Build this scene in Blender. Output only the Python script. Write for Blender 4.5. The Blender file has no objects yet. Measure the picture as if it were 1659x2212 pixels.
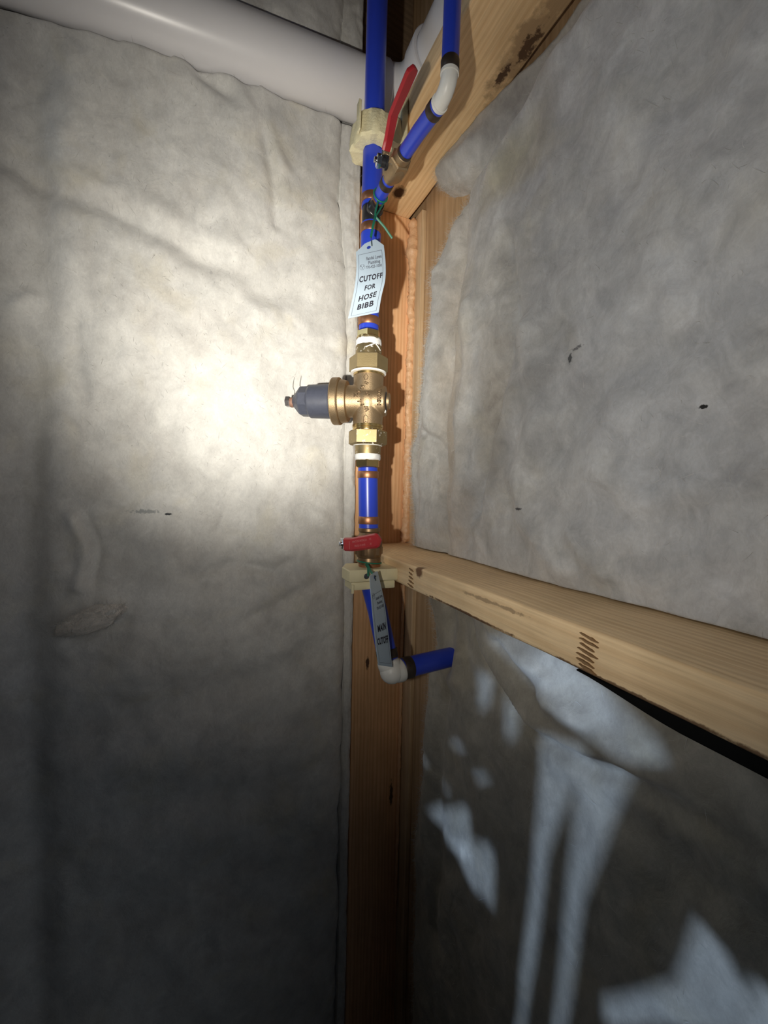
import bpy, bmesh, math, random
import numpy as np
from mathutils import Vector, Matrix, noise
from mathutils.bvhtree import BVHTree
from math import sin, cos, pi, radians, sqrt, exp

# ------------------------------------------------------------------ camera, light, exposure
SC = bpy.context.scene
COL = SC.collection
CAM = Vector((0, 0, 1.30))
YAW, PIT, ROL, FPX = radians(23.6), radians(-2.45), radians(1.3), 880.0
fw = Vector((sin(YAW) * cos(PIT), cos(YAW) * cos(PIT), sin(PIT)))
r0 = Vector((cos(YAW), -sin(YAW), 0))
u0 = r0.cross(fw)
rt = r0 * cos(ROL) + u0 * sin(ROL)
up = u0 * cos(ROL) - r0 * sin(ROL)
cd = bpy.data.cameras.new('camera')
cam = bpy.data.objects.new('camera', cd)
COL.objects.link(cam)
cd.sensor_fit = 'HORIZONTAL'
cd.sensor_width = 36
cd.lens = 36 * FPX / 1659
cd.clip_start = 0.02
M = Matrix((rt, up, -fw)).transposed().to_4x4()
M.translation = CAM
cam.matrix_world = M
SC.camera = cam

SC.view_settings.view_transform = 'Standard'
SC.view_settings.look = 'None'
SC.view_settings.gamma = 1
SC.view_settings.exposure = 0
SC.view_settings.use_curve_mapping = False

w = bpy.data.worlds.new('world')
SC.world = w
w.use_nodes = True
bg = w.node_tree.nodes['Background']
bg.inputs[0].default_value = (0.55, 0.66, 0.85, 1)
bg.inputs[1].default_value = 0.005


def aim(o, loc, target):
    o.location = loc
    o.rotation_euler = (Vector(target) - Vector(loc)).to_track_quat('-Z', 'Y').to_euler()


def spot(name, loc, target, power, size, blend, radius, color):
    d = bpy.data.lights.new(name, 'SPOT')
    d.energy = power
    d.spot_size = radians(size)
    d.spot_blend = blend
    d.shadow_soft_size = radius
    d.color = color
    o = bpy.data.objects.new(name, d)
    COL.objects.link(o)
    aim(o, loc, target)
    return o


TORCH = CAM + rt * -0.095 + up * -0.02
spot('torch_core', TORCH, (0.125, 0.8, 1.550), 15, 42, 1.0, 0.006, (1.0, 0.95, 0.84))
spot('torch_beam', TORCH, (0.140, 0.8, 1.605), 23, 67, 1.0, 0.006, (1.0, 0.95, 0.84))
spot('torch_spill', TORCH, (0.42, 0.8, 1.68), 5.3, 136, 1.0, 0.006, (1.0, 0.93, 0.82))
d = bpy.data.lights.new('window_daylight', 'AREA')
d.shape = 'RECTANGLE'
d.size, d.size_y = 0.7, 0.45
d.energy = 0.40
d.color = (0.62, 0.78, 1.0)
o = bpy.data.objects.new('window_daylight', d)
COL.objects.link(o)
d.spread = radians(52)
aim(o, (-1.75, 0.45, 2.15), (0.39, 0.28, 1.62))
# daylight sent low through the holes of the panel added behind
LGAP = Vector((-1.6, -0.9, 1.0))
for k, (off, pw) in enumerate((((0, 0, 0), 118), ((0, 0.034, 0.006), 118))):
    dl = bpy.data.lights.new('gap_daylight', 'SPOT')
    dl.energy = pw
    dl.color = (0.50, 0.68, 1.0)
    dl.spot_size = radians(70)
    dl.spot_blend = 0.3
    dl.shadow_soft_size = 0.007
    ol = bpy.data.objects.new('gap_daylight', dl)
    COL.objects.link(ol)
    aim(ol, LGAP + Vector(off), (0.39, 0.4, 0.8))


# ------------------------------------------------------------------ materials
class NT:
    def __init__(s, name):
        s.m = bpy.data.materials.new(name)
        s.m.use_nodes = True
        s.t = s.m.node_tree
        s.b = s.t.nodes['Principled BSDF']

    def n(s, typ, **kw):
        x = s.t.nodes.new(typ)
        for k, v in kw.items():
            setattr(x, k, v)
        return x

    def l(s, a, b):
        s.t.links.new(a, b)

    def pos(s, scale=(1, 1, 1), rot=(0, 0, 0)):
        g = s.n('ShaderNodeNewGeometry')
        mp = s.n('ShaderNodeMapping')
        mp.inputs['Scale'].default_value = scale
        mp.inputs['Rotation'].default_value = rot
        s.l(g.outputs['Position'], mp.inputs['Vector'])
        return mp.outputs['Vector']

    def noise(s, vec, scale, detail=4, rough=0.55, dist=0.0):
        x = s.n('ShaderNodeTexNoise')
        x.inputs['Scale'].default_value = scale
        x.inputs['Detail'].default_value = detail
        x.inputs['Roughness'].default_value = rough
        x.inputs['Distortion'].default_value = dist
        s.l(vec, x.inputs['Vector'])
        return x.outputs['Fac']

    def ramp(s, fac, stops):
        x = s.n('ShaderNodeValToRGB')
        e = x.color_ramp.elements
        while len(e) < len(stops):
            e.new(0.5)
        for q, (p, c) in zip(e, stops):
            q.position = p
            q.color = (c[0], c[1], c[2], 1) if len(c) == 3 else c
        s.l(fac, x.inputs['Fac'])
        return x.outputs['Color']

    def math(s, op, a, b=None):
        x = s.n('ShaderNodeMath', operation=op)
        for i, v in enumerate((a, b)):
            if v is None:
                continue
            if isinstance(v, (int, float)):
                x.inputs[i].default_value = v
            else:
                s.l(v, x.inputs[i])
        return x.outputs[0]

    def mix(s, fac, a, b, blend='MIX'):
        x = s.n('ShaderNodeMixRGB', blend_type=blend)
        for i, v in zip((0, 1, 2), (fac, a, b)):
            if isinstance(v, (int, float)):
                x.inputs[i].default_value = v
            elif isinstance(v, tuple):
                x.inputs[i].default_value = (v[0], v[1], v[2], 1)
            else:
                s.l(v, x.inputs[i])
        return x.outputs[0]

    def bump(s, h, strength, dist, prev=None):
        x = s.n('ShaderNodeBump')
        x.inputs['Strength'].default_value = strength
        x.inputs['Distance'].default_value = dist
        s.l(h, x.inputs['Height'])
        if prev is not None:
            s.l(prev, x.inputs['Normal'])
        return x.outputs['Normal']

    def stain(s, c, r, nscale=60, amt=0.8, edge=0.25):
        """mask 0..1 around a world point with a ragged outline"""
        g = s.n('ShaderNodeNewGeometry')
        a = s.n('ShaderNodeVectorMath', operation='SUBTRACT')
        s.l(g.outputs['Position'], a.inputs[0])
        a.inputs[1].default_value = c
        b = s.n('ShaderNodeVectorMath', operation='DIVIDE')
        s.l(a.outputs[0], b.inputs[0])
        b.inputs[1].default_value = r
        ln = s.n('ShaderNodeVectorMath', operation='LENGTH')
        s.l(b.outputs[0], ln.inputs[0])
        nz = s.noise(g.outputs['Position'], nscale, 5, 0.65)
        v = s.math('ADD', ln.outputs['Value'], s.math('MULTIPLY', s.math('SUBTRACT', nz, 0.5), amt * 4))
        mr = s.n('ShaderNodeMapRange')
        mr.inputs['From Min'].default_value = 1.0 + edge
        mr.inputs['From Max'].default_value = 1.0 - edge
        s.l(v, mr.inputs['Value'])
        return mr.outputs['Result']

    def col(s, c):
        if isinstance(c, tuple):
            s.b.inputs['Base Color'].default_value = (c[0], c[1], c[2], 1)
        else:
            s.l(c, s.b.inputs['Base Color'])

    def set(s, rough=None, metal=None, spec=None, normal=None, sub=None, coat=None):
        if rough is not None:
            if isinstance(rough, (int, float)):
                s.b.inputs['Roughness'].default_value = rough
            else:
                s.l(rough, s.b.inputs['Roughness'])
        if metal is not None:
            s.b.inputs['Metallic'].default_value = metal
        if spec is not None:
            s.b.inputs['Specular IOR Level'].default_value = spec
        if normal is not None:
            s.l(normal, s.b.inputs['Normal'])
        if sub is not None:
            s.b.inputs['Subsurface Weight'].default_value = sub
            s.b.inputs['Subsurface Radius'].default_value = (0.006, 0.006, 0.006)
            s.b.inputs['Subsurface Scale'].default_value = 1.0
        if coat is not None:
            s.b.inputs['Coat Weight'].default_value = coat
        return s.m


def simple(name, c, rough=0.5, metal=0, spec=0.5, var=0.12, vscale=90, bump=0.0, bscale=300, bd=0.0005):
    t = NT(name)
    p = t.pos()
    nz = t.noise(p, vscale, 5, 0.6)
    t.col(t.mix(nz, tuple(v * (1 - var) for v in c), tuple(min(1, v * (1 + var)) for v in c)))
    nm = t.bump(t.noise(p, bscale, 4), bump, bd) if bump else None
    return t.set(rough, metal, spec, nm)


def insulation(name, wall, stains=(), tint=(1, 1, 1), con=1.0, soft=()):
    t = NT(name)
    st = (1.25, 1.25, 1.0)
    p = t.pos(st)
    p1 = t.pos()
    big = t.noise(p1, 7, 5, 0.6, 0.8)
    med = t.noise(p, 26, 6, 0.62, 0.8)
    fine = t.noise(t.pos((1.5, 1.5, 1.0), (0.4, 0.3, 0.2)), 110, 6, 0.7, 1.6)
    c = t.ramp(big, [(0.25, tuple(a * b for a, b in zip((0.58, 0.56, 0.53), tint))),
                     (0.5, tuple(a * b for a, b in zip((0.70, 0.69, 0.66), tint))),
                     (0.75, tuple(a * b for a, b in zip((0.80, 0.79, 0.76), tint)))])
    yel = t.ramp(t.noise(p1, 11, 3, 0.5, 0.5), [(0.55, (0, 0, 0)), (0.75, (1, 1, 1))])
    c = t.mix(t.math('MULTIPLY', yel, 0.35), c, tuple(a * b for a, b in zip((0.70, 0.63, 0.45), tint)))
    for (ctr, rad, colr, ns, amt, k_) in soft:
        c = t.mix(t.math('MULTIPLY', t.stain(ctr, rad, ns, amt, 0.75), k_), c, tuple(a * b for a, b in zip(colr, tint)))
    a0 = 1 - 0.16 * con
    a1 = 1 + 0.12 * con
    streak = t.ramp(med, [(0.3, (a0, a0, a0 * 1.01)), (0.7, (a1, a1, a1))])
    cloud = t.ramp(t.noise(t.pos((1, 1, 0.8), (0.2, 0.5, 0.1)), 14, 5, 0.6, 0.9), [(0.32, (a0, a0, a0)), (0.66, (a1, a1, a1))])
    c = t.mix(1.0, c, cloud, 'MULTIPLY')
    wisp = t.n('ShaderNodeTexNoise')
    wisp.noise_type = 'RIDGED_MULTIFRACTAL'
    wisp.inputs['Scale'].default_value = 11
    wisp.inputs['Detail'].default_value = 5
    wisp.inputs['Distortion'].default_value = 0.7
    t.l(t.pos((1, 1, 0.6)), wisp.inputs['Vector'])
    wv_ = t.ramp(wisp.outputs['Fac'], [(0.45, (1, 1, 1)), (0.95, (1 + 0.16 * con,) * 3)])
    c = t.mix(1.0, c, wv_, 'MULTIPLY')
    c = t.mix(1.0, c, streak, 'MULTIPLY')
    spark = t.ramp(fine, [(0.3, (0.90, 0.90, 0.90)), (0.75, (1.10, 1.10, 1.10))])
    c = t.mix(1.0, c, spark, 'MULTIPLY')
    for (ctr, rad, colr, ns, amt) in stains:
        c = t.mix(t.stain(ctr, rad, ns, amt), c, colr)
    t.col(c)
    n1 = t.bump(med, 0.32, 0.006)
    n2 = t.bump(fine, 0.22, 0.002, n1)
    m = t.set(0.95, 0, 0.05, n2)
    t.b.inputs['Sheen Weight'].default_value = 0.25
    t.b.inputs['Sheen Roughness'].default_value = 0.6
    return m


def wood(name, axis, c1, c2, stains=(), rough=0.65, gs=1.0):
    """axis 0,1,2: direction of the grain"""
    t = NT(name)
    sc = [38 * gs, 38 * gs, 38 * gs]
    sc[axis] = 2.2 * gs
    p = t.pos(tuple(sc))
    rings = t.noise(p, 1.6, 4, 0.55, 1.2)
    wv = t.n('ShaderNodeTexWave', wave_type='BANDS')
    sc2 = [1, 1, 1]
    sc2[axis] = 0.09
    t.l(t.pos(tuple(sc2), (0.35, 0.5, 0.25) if axis != 2 else (0.06, 0.05, 0.4)), wv.inputs['Vector'])
    wv.inputs['Scale'].default_value = 42 * gs
    wv.inputs['Distortion'].default_value = 5.5
    wv.inputs['Detail'].default_value = 3
    wv.inputs['Detail Scale'].default_value = 1.2
    sc3 = [420, 420, 420]
    sc3[axis] = 14
    pores = t.noise(t.pos(tuple(sc3)), 1.0, 4, 0.6)
    f = t.math('ADD', t.math('MULTIPLY', rings, 0.6), t.math('MULTIPLY', wv.outputs['Fac'], 0.28))
    c = t.ramp(f, [(0.22, c1), (0.60, c2), (0.85, tuple(v * 0.93 for v in c1))])
    c = t.mix(1.0, c, t.ramp(pores, [(0.3, (0.90, 0.89, 0.88)), (0.65, (1.04, 1.04, 1.04))]), 'MULTIPLY')
    big = t.noise(t.pos(), 9, 4, 0.6)
    c = t.mix(1.0, c, t.ramp(big, [(0.3, (0.85, 0.84, 0.82)), (0.7, (1.07, 1.06, 1.05))]), 'MULTIPLY')
    for (ctr, rad, colr, ns, amt) in stains:
        c = t.mix(t.stain(ctr, rad, ns, amt), c, colr)
    t.col(c)
    n1 = t.bump(pores, 0.35, 0.0008)
    n1 = t.bump(f, 0.25, 0.001, n1)
    return t.set(rough, 0, 0.3, n1)


MAT = {}
LS = [((-0.06, 0.80, 1.258), (0.006, 0.05, 0.0016), (0.05, 0.055, 0.06), 260, 0.6),
      ((-0.095, 0.80, 1.262), (0.020, 0.05, 0.0032), (0.42, 0.43, 0.43), 300, 0.9),
      ((0.006, 0.80, 1.683), (0.002, 0.05, 0.005), (0.50, 0.49, 0.48), 300, 0.7)]
RS = [((0.37, 0.349, 1.459), (0.06, 0.003, 0.005), (0.07, 0.075, 0.08), 330, 0.8),
      ((0.37, 0.338, 1.468), (0.06, 0.008, 0.002), (0.16, 0.16, 0.17), 330, 0.8),
      ((0.37, 0.214, 1.381), (0.06, 0.0028, 0.0018), (0.02, 0.02, 0.02), 300, 0.7),
      ((0.37, 0.420, 1.285), (0.06, 0.006, 0.0016), (0.07, 0.07, 0.075), 260, 0.5)]
MAT['ins_l'] = insulation('glass_wool_wall', 0, LS, (1, 1, 1), 0.6)
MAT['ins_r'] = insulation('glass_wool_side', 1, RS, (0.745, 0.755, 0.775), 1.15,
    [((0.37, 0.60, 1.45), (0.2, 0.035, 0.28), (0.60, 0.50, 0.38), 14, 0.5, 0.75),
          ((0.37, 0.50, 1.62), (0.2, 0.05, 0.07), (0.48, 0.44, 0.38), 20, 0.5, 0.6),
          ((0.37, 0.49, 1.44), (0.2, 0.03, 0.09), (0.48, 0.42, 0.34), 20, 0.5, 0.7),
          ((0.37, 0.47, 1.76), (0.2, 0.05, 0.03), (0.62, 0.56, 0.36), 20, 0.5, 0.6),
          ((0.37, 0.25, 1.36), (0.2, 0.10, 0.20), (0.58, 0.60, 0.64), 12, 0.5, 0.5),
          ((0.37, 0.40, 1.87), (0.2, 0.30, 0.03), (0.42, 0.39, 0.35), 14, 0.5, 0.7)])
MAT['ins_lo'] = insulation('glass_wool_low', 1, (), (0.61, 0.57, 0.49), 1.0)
MAT['ins_t'] = insulation('glass_wool_flake', 0, (), (1.12, 1.06, 1.02))
MAT['fibre'] = simple('loose_fibre', (0.60, 0.59, 0.56), 0.9, spec=0.1)
pine1, pine2 = (0.82, 0.56, 0.30), (0.95, 0.70, 0.41)
MAT['stud'] = wood('pine_stud', 2, (0.74, 0.41, 0.205), (0.90, 0.56, 0.31),
                   [((0.325, 0.815, 0.93), (0.004, 0.05, 0.012), (0.10, 0.05, 0.03), 90, 0.4),
                    ((0.39, 0.815, 0.62), (0.004, 0.05, 0.03), (0.12, 0.07, 0.04), 90, 0.6)])
MAT['plate'] = wood('pine_plate', 1, pine1, pine2,
                    [((0.388, 0.44, 1.897), (0.022, 0.075, 0.02), (0.46, 0.31, 0.17), 40, 0.6),
                     ((0.389, 0.448, 1.897), (0.008, 0.020, 0.02), (0.11, 0.06, 0.03), 130, 0.9),
                     ((0.382, 0.492, 1.897), (0.005, 0.014, 0.02), (0.10, 0.055, 0.03), 150, 0.9),
                     ((0.348, 0.757, 1.897), (0.011, 0.016, 0.02), (0.07, 0.035, 0.02), 90, 0.25)])
MAT['block'] = wood('pine_blocking', 1, (0.82, 0.585, 0.335), (0.96, 0.735, 0.455),
                    [((0.29, 0.528, 1.187), (0.012, 0.010, 0.008), (0.20, 0.11, 0.06), 120, 0.25),
                     ((0.29, 0.41, 1.158), (0.02, 0.08, 0.0018), (0.16, 0.09, 0.05), 90, 0.7),
                     ((0.29, 0.36, 1.183), (0.02, 0.05, 0.002), (0.45, 0.32, 0.19), 80, 0.8),
                     ((0.29, 0.20, 1.156), (0.03, 0.09, 0.002), (0.26, 0.16, 0.09), 90, 0.7)])
MAT['sheath'] = wood('plywood_sheathing', 2, (0.50, 0.33, 0.18), (0.63, 0.44, 0.26))
MAT['strip'] = wood('pale_pine_strip', 2, (0.62, 0.44, 0.26), (0.74, 0.56, 0.36))
MAT['joint'] = simple('burnt_joint', (0.27, 0.165, 0.085), 0.8, spec=0.1, var=0.4)
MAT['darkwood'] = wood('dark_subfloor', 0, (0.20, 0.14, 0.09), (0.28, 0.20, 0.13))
MAT['concrete'] = simple('concrete', (0.25, 0.24, 0.23), 0.9, spec=0.2, var=0.25, vscale=12)
MAT['board'] = simple('gobo_board', (0.16, 0.14, 0.12), 0.9, spec=0.1, var=0.2, vscale=14)
MAT['foam'] = simple('expanding_foam', (0.82, 0.50, 0.28), 0.34, spec=0.5, var=0.12, vscale=140, bump=0.7, bscale=260, bd=0.0018)
MAT['pex'] = simple('blue_pex', (0.028, 0.062, 0.56), 0.30, spec=0.5, var=0.05, vscale=60, bump=0.03, bscale=120)
MAT['pvc'] = simple('white_pvc', (0.86, 0.85, 0.87), 0.28, spec=0.5, var=0.03, vscale=20, bump=0.02, bscale=60)
MAT['poly_w'] = simple('white_poly', (0.78, 0.77, 0.73), 0.38, var=0.05, vscale=80)
MAT['poly_b'] = simple('black_poly', (0.02, 0.02, 0.022), 0.28, var=0.1)
MAT['copper'] = simple('dull_copper', (0.42, 0.20, 0.105), 0.42, 0.85, var=0.3, vscale=120, bump=0.1, bscale=300)
MAT['copper_d'] = simple('blackened_copper', (0.06, 0.045, 0.035), 0.45, 0.5, var=0.4, vscale=160)
MAT['bronze'] = simple('cast_bronze', (0.36, 0.26, 0.155), 0.47, 0.85, var=0.2, vscale=60, bump=0.45, bscale=700, bd=0.0006)
MAT['patina'] = simple('bronze_patina', (0.13, 0.085, 0.05), 0.6, 0.6, var=0.2)
MAT['brass'] = simple('machined_brass', (0.56, 0.40, 0.17), 0.24, 0.95, var=0.15, vscale=120)
t = NT('smeared_brass')
p = t.pos()
msk = t.ramp(t.noise(p, 150, 5, 0.65), [(0.60, (0, 0, 0)), (0.66, (1, 1, 1))])
t.col(t.mix(msk, t.mix(t.noise(p, 60), (0.30, 0.225, 0.115), (0.40, 0.31, 0.16)), (0.80, 0.79, 0.75)))
t.l(t.math('SUBTRACT', 0.9, t.math('MULTIPLY', msk, 0.85)), t.b.inputs['Metallic'])
MAT['brass_s'] = t.set(t.math('ADD', 0.46, t.math('MULTIPLY', msk, 0.3)))
MAT['nutm'] = simple('dull_brass_nut', (0.38, 0.295, 0.155), 0.46, 0.85, var=0.14, vscale=90, bump=0.2, bscale=500)
MAT['valve'] = simple('aged_brass_valve', (0.24, 0.155, 0.085), 0.40, 0.75, var=0.3, vscale=90, bump=0.1, bscale=300)
MAT['tape'] = simple('thread_tape', (0.86, 0.86, 0.86), 0.6, spec=0.3, var=0.05, bump=0.5, bscale=500)
MAT['bonnet'] = simple('dark_plastic', (0.062, 0.068, 0.095), 0.42, var=0.25, vscale=160, bump=0.1, bscale=300)
MAT['chrome'] = simple('chrome', (0.75, 0.75, 0.76), 0.16, 1.0, var=0.1)
MAT['rust'] = simple('zinc_screw', (0.45, 0.42, 0.42), 0.3, 0.9, var=0.3, vscale=200)
MAT['ironrust'] = simple('rust_paint', (0.24, 0.13, 0.09), 0.7, var=0.3)
MAT['red'] = simple('red_vinyl', (0.40, 0.026, 0.034), 0.40, var=0.1, vscale=120, bump=0.08, bscale=400)
MAT['redprint'] = simple('handle_print', (0.52, 0.17, 0.17), 0.5)
MAT['tan'] = simple('tan_plastic', (0.72, 0.65, 0.42), 0.5, var=0.1, vscale=60, bump=0.15, bscale=200)
MAT['tan_rough'] = simple('cut_tan_foam', (0.76, 0.69, 0.45), 0.75, var=0.14, vscale=80, bump=0.6, bscale=240, bd=0.002)
MAT['black'] = simple('flat_black', (0.008, 0.008, 0.008), 0.95, spec=0.05, var=0.3)
MAT['screw'] = simple('grey_screw', (0.10, 0.11, 0.13), 0.4, 0.7)
MAT['tag'] = simple('tag_card', (0.42, 0.52, 0.62), 0.6, var=0.02, vscale=40)
MAT['ink'] = simple('tag_ink', (0.025, 0.022, 0.035), 0.7, spec=0.2)
MAT['ink2'] = simple('tag_fine_ink', (0.12, 0.13, 0.17), 0.7, spec=0.2)
MAT['tie'] = simple('green_tie', (0.012, 0.17, 0.10), 0.45)
MAT['wire'] = simple('dark_wire', (0.03, 0.05, 0.05), 0.5)
MAT['steelwire'] = simple('thin_wire', (0.30, 0.29, 0.26), 0.4, 0.7)
MAT['putty'] = simple('light_tape', (0.9, 0.9, 0.88), 0.7)


# ------------------------------------------------------------------ mesh helpers
def new_obj(name, me, mat, parent=None, base=None):
    ob = bpy.data.objects.new(name, me)
    COL.objects.link(ob)
    if mat:
        me.materials.append(MAT[mat])
    if parent is not None:
        base = Vector((0, 0, 0))
        q = parent
        while q is not None:
            base += q.location
            q = q.parent
        ob.parent = parent
        me.transform(Matrix.Translation(-base))
    else:
        if base is None:
            co = np.empty(len(me.vertices) * 3)
            me.vertices.foreach_get('co', co)
            co = co.reshape(-1, 3)
            a, b = co.min(0), co.max(0)
            base = Vector(((a[0] + b[0]) / 2, (a[1] + b[1]) / 2, a[2]))
        me.transform(Matrix.Translation(-Vector(base)))
        ob.location = base
    return ob


def fin(name, bm, mat, parent=None, smooth=True, angle=35, base=None):
    bmesh.ops.recalc_face_normals(bm, faces=bm.faces)
    me = bpy.data.meshes.new(name)
    bm.to_mesh(me)
    bm.free()
    if smooth:
        me.shade_smooth() if hasattr(me, 'shade_smooth') else None
        for p_ in me.polygons:
            p_.use_smooth = True
        try:
            me.set_sharp_from_angle(angle=radians(angle))
        except Exception:
            pass
    return new_obj(name, me, mat, parent, base)


def tag(o, label, cat, group=None, kind=None):
    o['label'] = label
    o['category'] = cat
    if group:
        o['group'] = group
    if kind:
        o['kind'] = kind
    return o


def empty(name, loc, label, cat, group=None):
    e = bpy.data.objects.new(name, None)
    COL.objects.link(e)
    e.location = loc
    e.empty_display_size = 0.02
    return tag(e, label, cat, group)


def frame(d):
    d = Vector(d).normalized()
    a = Vector((0, 0, 1)) if abs(d.z) < 0.9 else Vector((1, 0, 0))
    u = d.cross(a).normalized()
    v = d.cross(u).normalized()
    return d, u, v


def lathe(bm, prof, org, axis, seg=32, cap=True, rot=0.0, closed=False):
    """prof: (t along axis, radius)"""
    d, u, v = frame(axis)
    org = Vector(org)
    rows = []
    for (tt, r) in prof:
        rows.append([bm.verts.new(org + d * tt + (u * cos(2 * pi * k / seg + rot) + v * sin(2 * pi * k / seg + rot)) * r)
                     for k in range(seg)])
    n = len(rows)
    for i in range(n if closed else n - 1):
        a, b = rows[i], rows[(i + 1) % n]
        for k in range(seg):
            bm.faces.new((a[k], a[(k + 1) % seg], b[(k + 1) % seg], b[k]))
    if cap and not closed:
        bm.faces.new(rows[0][::-1])
        bm.faces.new(rows[-1])


def hexnut(bm, org, axis, t0, t1, rc, rot=0.0, ch=0.12, n=6):
    """chamfered polygonal nut, rc = corner radius"""
    h = t1 - t0
    lathe(bm, [(t0, rc * 0.88), (t0 + h * ch, rc), (t1 - h * ch, rc), (t1, rc * 0.88)], org, axis, n, True, rot)


def tube(bm, pts, rad, seg=16, cap=True):
    pts = [Vector(q) for q in pts]
    n = len(pts)
    if isinstance(rad, (int, float)):
        rad = [rad] * n
    T = []
    for i in range(n):
        a, b = pts[max(0, i - 1)], pts[min(n - 1, i + 1)]
        T.append((b - a).normalized())
    _, u, v = frame(T[0])
    rows = []
    for i in range(n):
        if i:
            u = (u - T[i] * u.dot(T[i])).normalized()
            v = T[i].cross(u)
        rows.append([bm.verts.new(pts[i] + (u * cos(2 * pi * k / seg) + v * sin(2 * pi * k / seg)) * rad[i]) for k in range(seg)])
    for a, b in zip(rows, rows[1:]):
        for k in range(seg):
            bm.faces.new((a[k], a[(k + 1) % seg], b[(k + 1) % seg], b[k]))
    if cap:
        bm.faces.new(rows[0][::-1])
        bm.faces.new(rows[-1])


def box(bm, lo, hi, bev=0.0, seg=2):
    lo, hi = Vector(lo), Vector(hi)
    vs = [bm.verts.new((lo.x if i & 1 == 0 else hi.x, lo.y if i & 2 == 0 else hi.y, lo.z if i & 4 == 0 else hi.z)) for i in range(8)]
    fs = [bm.faces.new([vs[i] for i in q]) for q in ((0, 2, 3, 1), (4, 5, 7, 6), (0, 1, 5, 4), (2, 6, 7, 3), (0, 4, 6, 2), (1, 3, 7, 5))]
    if bev:
        es = list({e for f in fs for e in f.edges})
        bmesh.ops.bevel(bm, geom=es, offset=bev, segments=seg, profile=0.6, affect='EDGES')
    return vs


def board(name, lo, hi, mat, axis, bev=0.003, amp=0.0012, step=0.012, seed=0):
    """milled board: eased edges, cut along its length, slightly uneven"""
    bm = bmesh.new()
    box(bm, lo, hi, bev, 3)
    L = hi[axis] - lo[axis]
    n = max(2, int(L / step))
    nrm = [0, 0, 0]
    nrm[axis] = 1
    for i in range(1, n):
        co = [0, 0, 0]
        co[axis] = lo[axis] + L * i / n
        bmesh.ops.bisect_plane(bm, geom=bm.verts[:] + bm.edges[:] + bm.faces[:], plane_co=co, plane_no=nrm)
    for v in bm.verts:
        q = v.co.copy()
        k = Vector((q.x * 22, q.y * 22, q.z * 22))
        k[axis] = q[axis] * 9
        d_ = noise.noise_vector(k + Vector((seed, 3.1, 1.7))) * amp
        d_[axis] = 0
        v.co += d_
    return fin(name, bm, mat, None, True, 50)


def smooth(a, b, x):
    t_ = min(1, max(0, (x - a) / (b - a)))
    return t_ * t_ * (3 - 2 * t_)


def interp(tab, x):
    xs = [q[0] for q in tab]
    return float(np.interp(x, xs, [q[1] for q in tab]))


def seg_dist(p_, a, b):
    ax, ay = a
    bx, by = b
    vx, vy = bx - ax, by - ay
    L2 = vx * vx + vy * vy
    t_ = 0 if L2 == 0 else min(1, max(0, ((p_[0] - ax) * vx + (p_[1] - ay) * vy) / L2))
    dx, dy = p_[0] - ax - t_ * vx, p_[1] - ay - t_ * vy
    return dx, dy, sqrt(dx * dx + dy * dy)


def creases(p_, lst):
    """sum of folds: (polyline, width, depth) positive depth = outwards"""
    s = 0.0
    for poly, wd, dep in lst:
        best = 9
        for a, b in zip(poly, poly[1:]):
            dd = seg_dist(p_, a, b)[2]
            if dd < best:
                best = dd
        if best < wd * 3:
            s += dep * exp(-(best / wd) ** 2)
    return s


def fbm(x, y, z):
    return noise.fractal(Vector((x, y, z)), 1.0, 2.1, 4)


def grid_mesh(name, rows, mat, axis, back, parent=None):
    """rows: equally long vertex rows; closed at the rim down to a flat back at axis = back"""
    nr, nc = len(rows), len(rows[0])
    vs = [c for r in rows for c in r]
    fs = [(i * nc + j, i * nc + j + 1, (i + 1) * nc + j + 1, (i + 1) * nc + j) for i in range(nr - 1) for j in range(nc - 1)]
    loop = [j for j in range(nc)] + [i * nc + nc - 1 for i in range(1, nr)] + [(nr - 1) * nc + j for j in range(nc - 2, -1, -1)] + [i * nc for i in range(nr - 2, 0, -1)]
    k0 = len(vs)
    for q in loop:
        c = list(vs[q])
        c[axis] = back
        vs.append(tuple(c))
    n = len(loop)
    for i in range(n):
        fs.append((loop[i], k0 + i, k0 + (i + 1) % n, loop[(i + 1) % n]))
    fs.append(tuple(range(k0, k0 + n)))
    me = bpy.data.meshes.new(name)
    me.from_pydata(vs, [], fs)
    me.polygons.foreach_set('use_smooth', [True] * len(fs))
    me.update()
    return new_obj(name, me, mat, parent)


def fibres(parent, pts, out, seed, length=0.02, width=0.00016, curl=0.8, lo=(-9, -9, -9), hi=(0.4212, 0.9, 9)):
    """loose wool strands standing off a batt: thin three-sided hairs, one mesh"""
    rnd = random.Random(seed)
    vs, fs = [], []
    for q in pts:
        q = Vector(q)
        dr = (Vector(out) + Vector((rnd.uniform(-1, 1), rnd.uniform(-1, 1), rnd.uniform(-1, 1))) * 1.3).normalized()
        b = Vector((rnd.uniform(-1, 1), rnd.uniform(-1, 1), rnd.uniform(-1, 1))) * curl
        ln = length * rnd.uniform(0.35, 1.2)
        _, u, v = frame(dr)
        k0 = len(vs)
        for i in range(5):
            f = i / 4
            c = q + dr * ln * f + b * ln * f * f * 0.5
            c = Vector([min(max(c[k_], lo[k_] + 0.0003), hi[k_] - 0.0003) for k_ in range(3)])
            wd = width * (1 - 0.6 * f)
            for k in range(3):
                vs.append(c + (u * cos(k * 2.094) + v * sin(k * 2.094)) * wd)
        for i in range(4):
            for k in range(3):
                a = k0 + i * 3
                fs.append((a + k, a + (k + 1) % 3, a + 3 + (k + 1) % 3, a + 3 + k))
    me = bpy.data.meshes.new('loose_fibres')
    me.from_pydata(vs, [], fs)
    me.update()
    o_ = new_obj('loose_fibres', me, 'fibre', parent)
    o_['kind'] = 'stuff'
    return o_


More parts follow.
